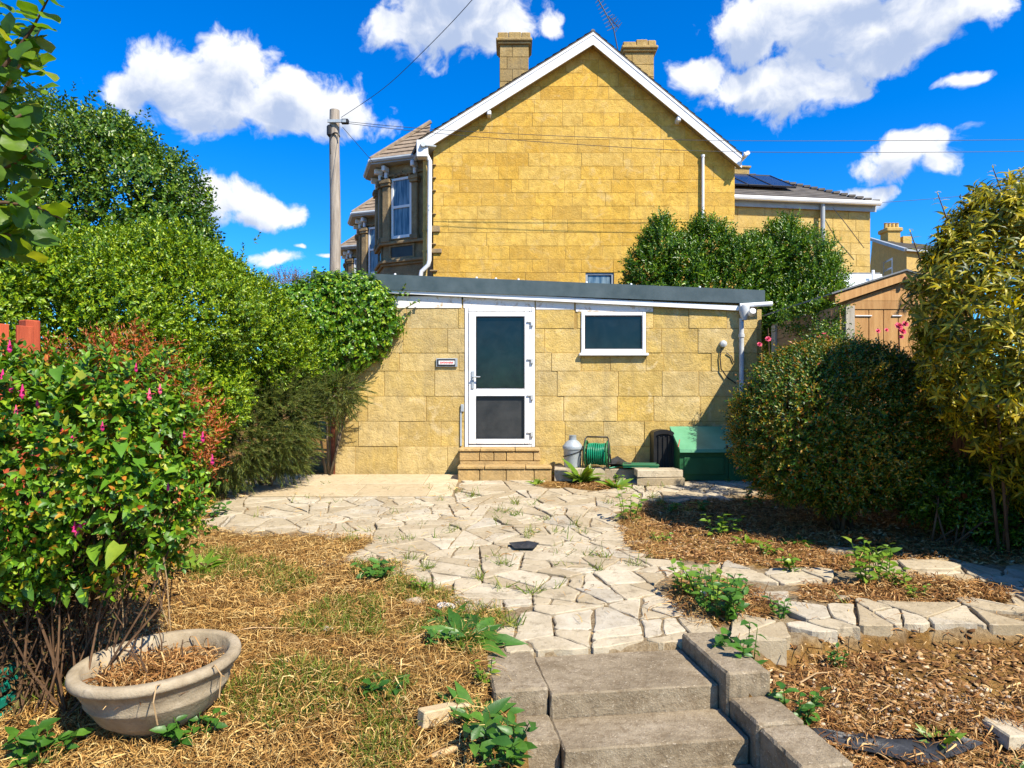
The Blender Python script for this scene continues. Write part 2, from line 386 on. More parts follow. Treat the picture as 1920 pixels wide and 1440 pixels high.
def prism_mesh(name, poly, depth, bev, frame):
    """poly: CCW (u,v); frame(u,v,w)->world offset; w=0 front, w=depth back"""
    n = len(poly); cx = sum(p[0] for p in poly) / n; cy = sum(p[1] for p in poly) / n
    ins = []
    for p in poly:
        l = math.hypot(p[0] - cx, p[1] - cy) or 1; k = max(0, 1 - bev * 1.3 / l); ins.append((cx + (p[0] - cx) * k, cy + (p[1] - cy) * k))
    vs = [frame(u, v, 0) for u, v in ins] + [frame(u, v, bev) for u, v in poly] + [frame(u, v, depth) for u, v in poly]
    fs = [tuple(range(n))]
    for i in range(n):
        j = (i + 1) % n
        fs += [(i, n + i, n + j, j), (n + i, 2 * n + i, 2 * n + j, n + j)]
    me = bpy.data.meshes.new(name); me.from_pydata([tuple(v) for v in vs], [], fs); me.update(); return me

def block_wall(parent, mat, O, U, W, courses, x0, x1, openings=(), clips=(), lens=(.45, .8), seed=1, depth=.1, gap=.007, bev=.008, name='block', jit=.004, xs_fn=None):
    """blocks of a coursed wall: O + U*x + Z*z, W = inward normal"""
    rng = random.Random(seed); O = Vector(O); U = Vector(U); W = Vector(W); Z = Vector((0, 0, 1)); n = 0
    for ci in range(len(courses) - 1):
        z0, z1 = courses[ci], courses[ci + 1]; x = x0; first = True
        while x < x1 - .02:
            l = rng.uniform(*lens) * (rng.uniform(.35, .9) if first else 1); first = False
            xe = x + l
            if x1 - xe < lens[0] * .45: xe = x1
            rects = [(x, xe, z0, z1)]
            for (a, b, c, d) in openings:
                nr = []
                for (p, q, r, s_) in rects:
                    if q <= a or p >= b or s_ <= c or r >= d: nr.append((p, q, r, s_)); continue
                    if p < a: nr.append((p, a, r, s_))
                    if q > b: nr.append((b, q, r, s_))
                    m0, m1 = max(p, a), min(q, b)
                    if r < c: nr.append((m0, m1, r, c))
                    if s_ > d: nr.append((m0, m1, d, s_))
                rects = nr
            for (p, q, r, s_) in rects:
                if q - p < .03 or s_ - r < .03: continue
                poly = [(p, r), (q, r), (q, s_), (p, s_)]
                for cl in clips: poly = clip(poly, *cl) if poly else poly
                if len(poly) < 3 or abs(area(poly)) < .004: continue
                poly = inset(poly, gap / 2)
                if len(poly) < 3: continue
                cx = sum(a[0] for a in poly) / len(poly); cz = sum(a[1] for a in poly) / len(poly)
                jj = rng.uniform(-jit, jit); tl = rng.uniform(-.004, .004)
                me = prism_mesh(name, poly, depth, bev, lambda u, v, w: U * (u - cx) + Z * (v - cz) + W * (w + jj + tl * (u - cx)))
                link(name, me, mat, parent, O + U * cx + Z * cz); n += 1
            x = xe
    return n

def mortar_sheet(parent, poly, openings, Y, mat, name='mortar_bed'):
    '''pointing just behind the block faces, cut round the openings'''
    xs = sorted({min(p[0] for p in poly), max(p[0] for p in poly), *[o[0] for o in openings], *[o[1] for o in openings]}); m = MB()
    for a, b in zip(xs[:-1], xs[1:]):
        col = clip(clip(list(poly), -1, 0, -a), 1, 0, b); mid = (a + b) / 2; segs = [(-9, 99)]
        for o in openings:
            if o[0] < mid < o[1]: segs = [t for (p, q) in segs for t in ((p, min(q, o[2])), (max(p, o[3]), q)) if t[1] - t[0] > .01]
        for (p, q) in segs:
            c = clip(clip(list(col), 0, -1, -p), 0, 1, q) if len(col) > 2 else []
            if len(c) > 2: m.poly([(x, Y, z) for x, z in c], (0, .02, 0))
    return m.build(name, M[mat], parent)

# ------------------------------------------------------------------ foliage helpers
def leaf_tpl(l, w, fold=.2, curl=.15, kind=4, wave=0):
    if kind == 4:
        v = [(0, 0, 0), (-w / 2, .45 * l, fold * w), (0, l, -curl * l), (w / 2, .45 * l, fold * w)]; f = [(0, 3, 2), (0, 2, 1)]
    elif kind == 7:
        v = [(0, 0, 0), (-w * .46, .3 * l, fold * w), (-w * .36, .68 * l, fold * w * .7 - curl * l * .4), (0, l, -curl * l), (w * .36, .68 * l, fold * w * .7 - curl * l * .4), (w * .46, .3 * l, fold * w), (0, .5 * l, -curl * l * .15)]
        f = [(0, 5, 6), (5, 4, 6), (4, 3, 6), (3, 2, 6), (2, 1, 6), (1, 0, 6)]
    elif kind == 5:     # lobed ivy leaf
        v = [(0, 0, 0), (-w * .5, .12 * l, fold * w), (-w * .30, .5 * l, fold * w), (0, l, -curl * l), (w * .30, .5 * l, fold * w), (w * .5, .12 * l, fold * w), (0, .4 * l, 0)]
        f = [(0, 5, 6), (5, 4, 6), (4, 3, 6), (3, 2, 6), (2, 1, 6), (1, 0, 6)]
    elif kind == 9:     # long arched leaf, two strips of three
        v = []; f = []
        for i, (t, ww) in enumerate(((0, .25), (.33, .95), (.66, .8), (1, .05))):
            y = t * l * (1 - .18 * curl * t); z = -curl * l * t * t
            v += [(-w / 2 * ww, y, z + fold * w * ww), (0, y, z), (w / 2 * ww, y, z + fold * w * ww)]
        for i in range(3):
            b = i * 3; f += [(b, b + 1, b + 4), (b, b + 4, b + 3), (b + 1, b + 2, b + 5), (b + 1, b + 5, b + 4)]
    elif kind == 3:     # needle / blade
        v = [(-w / 2, 0, 0), (w / 2, 0, 0), (w * .3, l * .55, fold * l), (-w * .3, l * .55, fold * l), (0, l, fold * l - curl * l)]
        f = [(0, 1, 2), (0, 2, 3), (3, 2, 4)]
    return np.array(v, float), np.array(f, int)
def rotm(ax, a): return np.array(Matrix.Rotation(a, 3, ax))
def sprig(leaf, n, length, tilt, start=.1, rng=None, tipup=True, sz=(.7, 1.0), opposite=False):
    """leaves round a twig that runs along +Z"""
    rng = rng or random.Random(1); v, f = leaf; V = []; Fc = []; az = 0
    for i in range(n):
        t = start + (1 - start) * (i / max(1, n - 1)); az += 2.4 if not opposite else (math.pi if i % 2 else math.pi / 2)
        a = tilt * (1 - .45 * t if tipup else 1) + rng.uniform(-.2, .2); s_ = rng.uniform(*sz) * (1 - .35 * t)
        Rm = rotm('Z', az + rng.uniform(-.4, .4)) @ rotm('X', math.pi / 2 - a) @ rotm('Y', rng.uniform(-.4, .4))
        # leaf Y axis -> outward/up
        q = (v * s_) @ Rm.T + np.array((0, 0, t * length)); Fc.append(f + sum(len(x) for x in V)); V.append(q)
    return np.concatenate(V), np.concatenate(Fc)
def frames(dirs, rng):
    N = len(dirs); d = dirs / np.linalg.norm(dirs, axis=1, keepdims=True)
    r = rng.normal(size=(N, 3)); x = r - (r * d).sum(1, keepdims=True) * d; x /= np.linalg.norm(x, axis=1, keepdims=True)
    y = np.cross(d, x); return np.stack([x, y, d], axis=2)      # columns
def mesh_np(name, V, Fc):
    me = bpy.data.meshes.new(name); me.vertices.add(len(V)); me.vertices.foreach_set('co', V.astype(np.float32).ravel())
    k = Fc.shape[1]; me.loops.add(Fc.size); me.loops.foreach_set('vertex_index', Fc.astype(np.int32).ravel())
    me.polygons.add(len(Fc)); me.polygons.foreach_set('loop_start', np.arange(0, Fc.size, k, dtype=np.int32))
    me.update(calc_edges=True); return me
def scatter_mesh(name, tpls, pts, dirs, scales, rng, org):
    Vs = []; Fs = []; b = 0; which = rng.integers(0, len(tpls), len(pts))
    for k, (v, f) in enumerate(tpls):
        i = np.where(which == k)[0]
        if not len(i): continue
        Rm = frames(dirs[i], rng); q = np.einsum('nij,mj->nmi', Rm, v) * scales[i][:, None, None] + pts[i][:, None, :]
        Vs.append(q.reshape(-1, 3)); Fs.append((f[None] + (np.arange(len(i)) * len(v))[:, None, None] + b).reshape(-1, f.shape[1])); b += len(i) * len(v)
    return mesh_np(name, np.concatenate(Vs) - np.array(org), np.concatenate(Fs))
def lump(p, rng, f, n=7):
    o = np.zeros(len(p))
    for _ in range(n):
        k = rng.normal(size=3); k *= f * rng.uniform(.6, 1.6) / np.linalg.norm(k); o += np.sin(p @ k + rng.uniform(0, 6.28))
    return o / math.sqrt(n)
def crown_pts(ells, n, rng, shell=.25, amp=.10, freq=3.5, hole=-1.25, hfreq=5, zmin=None, power=2.0, cull=.80, shoots=.05):
    """points through the outer part of a union of ellipsoids with lumpy outlines"""
    E = np.array(ells, float); w = (E[:, 3] * E[:, 4] + E[:, 3] * E[:, 5] + E[:, 4] * E[:, 5]); w /= w.sum()
    k = rng.choice(len(E), n * 2, p=w); d = rng.normal(size=(n * 2, 3)); d /= np.linalg.norm(d, axis=1, keepdims=True)
    e = E[k]; st = np.random.default_rng(11)
    base = e[:, :3] + d * e[:, 3:]
    r = 1 + amp * lump(base, st, freq) - shell * rng.random(n * 2) ** power + np.where(rng.random(n * 2) < shoots, rng.exponential(.09, n * 2), 0) * np.clip(.3 + d[:, 2], 0, 1)
    p = e[:, :3] + d * e[:, 3:] * r[:, None]; nrm = d / e[:, 3:]; nrm /= np.linalg.norm(nrm, axis=1, keepdims=True)
    ok = lump(p, st, hfreq) > hole
    if zmin is not None: ok &= p[:, 2] > zmin
    for j in range(len(E)):
        inside = (((p - E[j, :3]) / E[j, 3:]) ** 2).sum(1) < cull ** 2
        ok &= ~(inside & (k != j))
    i = np.where(ok)[0][:n]; return p[i], nrm[i]
def e_at(px, py, Y, rx, ry, rz):
    c = at(px, py, Y); return (c.x, c.y, c.z, rx, ry, rz)
def shrub(name, label, cat, base, ells, tpls, mat, n, seed, up=.5, jit=.45, scale=(.8, 1.2), stem_mat='bark', stems=5, stem_r=.03, group=None, **k):
    rng = np.random.default_rng(seed); t = thing(name, base, label, cat, group)
    p, nr = crown_pts(ells, n, rng, **k)
    d = nr + np.array((0, 0, up)) + rng.normal(size=p.shape) * jit
    me = scatter_mesh('foliage', tpls, p, d, rng.uniform(*scale, len(p)), rng, base)
    tag(link('foliage', me, mat, t), kind='stuff')
    r2 = random.Random(seed); b = Vector(base)
    for i in range(stems):
        e = ells[i % len(ells)]; top = Vector((e[0], e[1], e[2])) + Vector((r2.uniform(-.5, .5) * e[3], r2.uniform(-.5, .5) * e[4], r2.uniform(-.1, .5) * e[5]))
        s0 = b + Vector((r2.uniform(-.12, .12), r2.uniform(-.12, .12), -.05)); mid = s0.lerp(top, .45) + Vector((r2.uniform(-.1, .1), r2.uniform(-.1, .1), .12))
        m = MB(); m.tube([s0, s0.lerp(mid, .5), mid, mid.lerp(top, .55), top], [stem_r, stem_r * .9, stem_r * .7, stem_r * .5, stem_r * .2], 6)
        for q in range(3):
            a = mid.lerp(top, r2.uniform(0, .8)); m.tube([a, a + Vector((r2.uniform(-1, 1) * e[3] * .5, r2.uniform(-1, 1) * e[4] * .5, r2.uniform(.1, .6) * e[5]))], [stem_r * .45, stem_r * .12], 5)
        m.build('stem' if stem_r < .05 else 'trunk', M[stem_mat], t, smooth=True)
    return t, p, nr
def leaf_objs(parent, meshes, mat_list, pts, dirs, scales, rnd, name='leaf'):
    """single leaves as parts sharing mesh data; leaf axis = +Y of the mesh, turned towards dirs"""
    org = ORG[parent.name]; out = []
    for p, d, s_ in zip(pts, dirs, scales):
        y = Vector(d).normalized(); up = Vector((rnd.uniform(-.5, .5), rnd.uniform(-.9, .1), 1)); z = (up - y * up.dot(y))
        if z.length < 1e-4: z = y.orthogonal()
        z.normalize(); x = y.cross(z)
        me = rnd.choice(meshes)
        o = bpy.data.objects.new(name, me); COL.objects.link(o); o.parent = parent
        o.matrix_local = Matrix.Translation(Vector(p) - org) @ Matrix((x, y, z)).transposed().to_4x4() @ Matrix.Scale(s_, 4)
        ORG[o.name] = Vector(p); out.append(o)
    return out
def leaf_mesh(name, tpl, mat):
    v, f = tpl; me = bpy.data.meshes.new(name); me.from_pydata([tuple(x) for x in v], [], [tuple(int(i) for i in x) for x in f])
    me.materials.append(mat); me.shade_smooth(); return me

# ------------------------------------------------------------------ ground
O2 = np.array((.205, 3.69)); UU = np.array((.990, .139)); VV = np.array((.139, -.990))     # frame of the garden steps
def uv(X, Y): return (X - O2[0]) * UU[0] + (Y - O2[1]) * UU[1], (X - O2[0]) * VV[0] + (Y - O2[1]) * VV[1]
def sm(x, a, b): t = np.clip((x - a) / (b - a), 0, 1); return t * t * (3 - 2 * t)
EDGE_X = [1.45, 1.62, 2.12, 2.66, 3.42, 6.0]; EDGE_Y = [4.34, 4.40, 4.57, 4.66, 4.63, 4.6]
def Hb(X, Y):
    X = np.asarray(X, float); Y = np.asarray(Y, float)
    z = np.where(Y > 10.4, 0, -.677 + .065 * Y)
    z = np.where(Y < 3.9, -.4235 - (3.9 - Y) * .25, z); z = np.maximum(z, -.62)
    return z
def H(X, Y):
    z = Hb(X, Y); X = np.asarray(X, float); Y = np.asarray(Y, float)
    ed = np.interp(X, EDGE_X, EDGE_Y); u, v = uv(X, Y)
    z = z - .12 * sm(ed - Y, 0, .08) * sm(u, 1.08, 1.16)
    und = .018 * np.sin(X * 3.1 + 1.3 * np.sin(Y * 2.3)) * np.sin(Y * 2.7 + X) + .010 * np.sin(X * 9 + Y * 4) * np.sin(Y * 8 - X * 3)
    z = z + und * (1 - sm(Y, 9.3, 10.0)) - .012
    cut = sm(u, -.16, -.10) * (1 - sm(u, 1.02, 1.08)) * sm(v, -.55, -.50)
    return z * (1 - cut) + -1.5 * cut
def gnd(px, py):
    lo = 2.6
    for i in range(1200):
        Y = lo + i * .01; X = (px - 960) * Y / F
        if EYE - (py - HOR) * Y / F <= float(Hb(X, Y)): return Vector((X, Y, float(Hb(X, Y))))
    return Vector(((px - 960) * 12 / F, 12, 0))
def onG(v, dz=0): return Vector((v.x, v.y, float(H(v.x, v.y)) + dz))

def pip(poly, X, Y):
    X = np.asarray(X, float); Y = np.asarray(Y, float); c = np.zeros(X.shape, bool); n = len(poly)
    for i in range(n):
        (x1, y1), (x2, y2) = poly[i], poly[(i + 1) % n]
        if y1 == y2: continue
        c ^= ((y1 > Y) != (y2 > Y)) & (X < (x2 - x1) * (Y - y1) / (y2 - y1) + x1)
    return c
def gpoly(pl): return [(g.x, g.y) for g in (gnd(*p) for p in pl)]
PAVE = gpoly([(415, 930), (455, 893), (870, 889), (1000, 889), (1400, 889), (1440, 905), (1400, 932), (1235, 940), (1165, 962), (1160, 990), (1180, 1030), (1225, 1047), (1400, 1058), (1560, 1072), (1700, 1055), (1960, 1062),
              (1960, 1205), (1700, 1200), (1560, 1212), (1440, 1240), (1300, 1215), (1285, 1262), (975, 1275), (915, 1215), (945, 1142), (860, 1130), (835, 1103), (775, 1090), (745, 1056), (640, 1056), (700, 1012), (690, 1004), (470, 1004), (378, 986)])
HOLES = [gpoly([(1500, 1095), (1700, 1080), (1850, 1092), (1900, 1112), (1890, 1130), (1640, 1133), (1500, 1125)]),
         gpoly([(1258, 1092), (1330, 1085), (1400, 1098), (1455, 1125), (1440, 1160), (1300, 1178), (1262, 1140)]),
         gpoly([(1000, 900), (1050, 890), (1150, 890), (1175, 905), (1150, 918), (1020, 915)])]
def paved(X, Y, raw=False):
    r = pip(PAVE, X, Y)
    if not raw: r &= ~((np.asarray(X) > 1.3) & (np.asarray(Y) < np.interp(X, EDGE_X, EDGE_Y) - .02))
    for h in HOLES: r &= ~pip(h, X, Y)
    return r

def make_ground():
    def axis(a, b, step, far):
        l = list(np.arange(a, b + 1e-6, step)); d = step; lo = a; hi = b; L = []; Hh = []
        while hi < far: d *= 1.35; hi += d; Hh.append(hi)
        d = step
        while lo > -far: d *= 1.35; lo -= d; L.append(lo)
        return np.array(L[::-1] + l + Hh)
    xs = axis(-4.6, 5.2, .055, 900); ys = axis(2.6, 10.8, .055, 900)
    X, Y = np.meshgrid(xs, ys); Z = H(X, Y)
    rng = np.random.default_rng(2); near = (np.abs(X) < 5) & (Y > 2.4) & (Y < 10.2)
    Z = Z + np.where(near, rng.normal(size=Z.shape) * .005, 0)
    pv = paved(X, Y); Z = np.where(pv, np.minimum(Z, Hb(X, Y) - .004 + rng.normal(size=Z.shape) * .0025), Z)
    V = np.stack([X, Y, Z], -1).reshape(-1, 3); nx = len(xs); ny = len(ys)
    i = (np.arange(ny - 1)[:, None] * nx + np.arange(nx - 1)[None]).ravel(); Fq = np.stack([i, i + 1, i + nx + 1, i + nx], 1)
    me = mesh_np('ground', V, Fq); me.shade_smooth()
    a = me.attributes.new('paved', 'FLOAT', 'POINT'); a.data.foreach_set('value', paved(X, Y).astype(np.float32).ravel())
    t = NT('soil'); at_ = t.n('ShaderNodeAttribute', attribute_name='paved').outputs['Fac']
    f1 = t.noise(2.2, 6, .6); f2 = t.noise(28, 6, .7); f3 = t.noise(90, 4, .7)
    soil = t.ramp(f1, [(.3, (.15, .075, .022)), (.55, (.29, .16, .045)), (.8, (.40, .245, .075))]); soil = t.mix(t.ramp(f2, [(.35, .7), (.55, 0.0)]), soil, (.06, .033, .014))
    soil = t.mix(t.ramp(f3, [(.58, 0.0), (.68, .7)]), soil, (.44, .29, .13))
    joint = t.ramp(f2, [(.3, (.16, .105, .05)), (.55, (.31, .235, .14)), (.85, (.43, .35, .23))])
    far = t.ramp(f1, [(.35, (.09, .12, .035)), (.65, (.17, .16, .06))])
    c = t.mix(at_, soil, joint)
    tag(link('ground', me, t.finish(t.principled(c, 1.0, t.bump(t.math('ADD', f2, f3), .9, .02), spec=.05))), kind='structure')
make_ground()

# ------------------------------------------------------------------ crazy paving, slabs
def make_paving():
    rng = random.Random(5)
    patio = thing('patio', (0, 8, -.16), None, None); tag(patio, kind='structure')
    pts = []; tries = 0
    while tries < 60000:
        tries += 1
        x = rng.uniform(-5.2, 5.0); y = rng.uniform(3.6, 11.2); md = rng.choice((.40, .55, .75))
        if all((x - a) ** 2 + ((y - b)) ** 2 > (.5 * (md + m)) ** 2 for a, b, m in pts): pts.append((x, y, md))
    found = []
    def stone(poly, edge):
        mx_, my_ = sum(p[0] for p in poly) / len(poly), sum(p[1] for p in poly) / len(poly)
        if not paved(np.array([mx_]), np.array([my_]), True)[0]: return
        poly = clip(poly, 0, 1, 8.74) if mx_ < -.72 else clip(poly, 0, 1, 10.30)
        if len(poly) > 2 and mx_ >= -.72 and my_ > 8.7: poly = clip(poly, -1, 0, .74)
        u, v = uv(mx_, my_)
        if len(poly) > 2 and -.45 < u < 1.35 and v > -1.3: poly = clip(poly, VV[0], VV[1], VV @ O2 - .545)
        if len(poly) > 2 and u > 1.25: poly = clip(poly, -UU[0], -UU[1], -(UU @ O2 + 1.215)) if v > -.62 else poly
        if len(poly) > 2 and mx_ > 1.3: poly = clip(poly, 0, -1, -(float(np.interp(mx_, EDGE_X, EDGE_Y)) - .03))
        edge = mx_ > 1.2 and my_ < float(np.interp(mx_, EDGE_X, EDGE_Y)) + .45
        if len(poly) < 3: return
        poly = inset(poly, rng.uniform(.004, .010))
        if len(poly) < 3 or area(poly) < .008: return
        q = []
        for k in range(len(poly)):
            a, b = poly[k], poly[(k + 1) % len(poly)]; L = math.hypot(b[0] - a[0], b[1] - a[1]); ex, ey = (b[0] - a[0]) / max(L, 1e-6), (b[1] - a[1]) / max(L, 1e-6)
            if L < .02: continue
            cr = rng.uniform(.008, .028); q.append((a[0] + ex * min(cr, L * .2), a[1] + ey * min(cr, L * .2)))
            for s_ in (.33, .67):
                if L > .14: w = rng.uniform(-.010, .016); q.append((a[0] + ex * L * s_ - ey * w, a[1] + ey * L * s_ + ex * w))
            q.append((b[0] - ex * min(cr, L * .2), b[1] - ey * min(cr, L * .2)))
        if len(q) < 3: return
        cx = sum(p[0] for p in q) / len(q); cy = sum(p[1] for p in q) / len(q); tx, ty = rng.uniform(-.006, .006), rng.uniform(-.009, .009)
        z = float(Hb(cx, cy)) + rng.uniform(.002, .010) + (.012 if rng.random() < .05 else 0) + (.008 if edge else 0); slope = .065; dep = .17 if edge else .06
        me = prism_mesh('flagstone', q, dep, .006, lambda a, b, w: Vector((a - cx, b - cy, (slope + ty) * (b - cy) + tx * (a - cx) - w)))
        found.append((me, Vector((cx, cy, z))))
    for i, (x, y, md) in enumerate(pts):
        if y > 10.9 or (x < -1.6 and y > 9.4): continue
        sq = 1.2; poly = [(x - sq, y - sq), (x + sq, y - sq), (x + sq, y + sq), (x - sq, y + sq)]
        for j, (a, b, m2) in enumerate(pts):
            if j == i or (a - x) ** 2 + (b - y) ** 2 > 4: continue
            dx, dy = a - x, b - y; d2 = dx * dx + dy * dy; t = .5 + .5 * (md * md - m2 * m2) * .25 / d2
            poly = clip(poly, dx, dy, dx * (x + dx * t) + dy * (y + dy * t))
            if len(poly) < 3: break
        if len(poly) < 3: continue
        edge = False
        if len(poly) < 3 or area(poly) < .02: continue
        work = [poly]
        while work:
            poly = work.pop(); A = area(poly)
            if A > rng.uniform(.045, .17):
                th = rng.uniform(0, math.pi); xs = [p[0] for p in poly]; ys = [p[1] for p in poly]
                if max(xs) - min(xs) > 1.7 * (max(ys) - min(ys)): th = rng.uniform(-.5, .5)
                elif max(ys) - min(ys) > 1.4 * (max(xs) - min(xs)): th = math.pi / 2 + rng.uniform(-.5, .5)
                gx_ = sum(xs) / len(xs) + rng.uniform(-.07, .07); gy_ = sum(ys) / len(ys) + rng.uniform(-.07, .07); ca, sa = math.cos(th), math.sin(th); k = ca * gx_ + sa * gy_
                p1 = clip(poly, ca, sa, k); p2 = clip(poly, -ca, -sa, -k)
                if len(p1) > 2 and len(p2) > 2 and min(area(p1), area(p2)) > .02: work += [p1, p2]; continue
            stone(poly, edge)
    # sawn slabs along the foot of the wall
    for r, (y0, y1, xs) in enumerate(((9.53, 10.32, -3.86), (8.76, 9.51, -3.72))):
        x = xs
        while x < -.80:
            w = rng.choice((.62, .80, .92)); xe = min(x + w, -.76)
            if -.76 - xe < .2: xe = -.76
            poly = inset([(x, y0), (xe, y0), (xe, y1), (x, y1)], .005); cx = (x + xe) / 2; cy = (y0 + y1) / 2; tx = rng.uniform(-.006, .006)
            me = prism_mesh('paving_slab', poly, .06, .006, lambda a, b, w_: Vector((a - cx, b - cy, .06 * (b - cy) + tx * (a - cx) - w_)))
            link('paving_slab', me, M['slab'], patio, (cx, cy, float(Hb(cx, cy)) + .012 + rng.uniform(0, .006))); x = xe
    print('flagstones', len(found))
    found.sort(key=lambda f: -max(v.co.x for v in f[0].vertices) * 2 / f[1].y * (1.2 / f[1].y))      # those that show largest first
    for me, l in found[:300]: link('flagstone', me, M['flag'], patio, l)
    if len(found) > 300:
        m = MB()
        for me, l in found[300:]: m.add([v.co + l for v in me.vertices], [tuple(p.vertices) for p in me.polygons])
        tag(m.build('small_flagstones', M['flag'], patio), kind='stuff')
make_paving()

# ------------------------------------------------------------------ garden steps (concrete)
def make_steps():
    t = thing('garden_steps', (float(O2[0]), float(O2[1]), -.95), 'weathered concrete garden steps with stepped side kerbs, lower centre', 'steps')
    mt = Matrix(((UU[0], VV[0], 0, O2[0]), (UU[1], VV[1], 0, O2[1]), (0, 0, 1, 0), (0, 0, 0, 1)))
    def blk(name, u0, u1, v0, v1, z0, z1, seed, bev=.014):
        import bmesh
        m = MB(); m.box(u0, u1, v0, v1, z0, z1, mt, bev * .6); o = m.build(name, M['conc'], t)
        bm = bmesh.new(); bm.from_mesh(o.data); bmesh.ops.subdivide_edges(bm, edges=[e for e in bm.edges if e.calc_length() > .08], cuts=9, use_grid_fill=True); r = random.Random(seed)
        for v in bm.verts: v.co += Vector((r.gauss(0, .0014), r.gauss(0, .0014), r.gauss(0, .0012)))
        bm.to_mesh(o.data); bm.free(); return o
    for i, (v0, v1, z, us) in enumerate(((-.54, 0, -.43, (0, .945)), (.002, .335, -.56, (0, .955)), (.337, .68, -.69, (0, .96)), (.682, 1.05, -.82, (0, .97)), (1.052, 1.5, -.95, (0, .98)))):
        for k in range(len(us) - 1):
            blk('tread', us[k] + .0015, us[k + 1] - .0015, v0, v1, -1.3, z + .002 * (k - .5), i * 7 + k)
    for j, (u0, u1, v0, v1, z) in enumerate(((-.30, -.004, -.66, -.03, -.408), (-.29, -.004, -.026, .275, -.545), (-.28, -.004, .279, .62, -.68), (-.28, -.004, .624, 1.2, -.80),
                                (.95, 1.20, -.56, .09, -.335), (.962, 1.215, .094, .40, -.465), (.968, 1.225, .404, .78, -.478), (.97, 1.23, .784, 1.4, -.61))):
        blk('kerb', u0, u1, v0, v1, -1.3, z, 50 + j, .02)
make_steps()

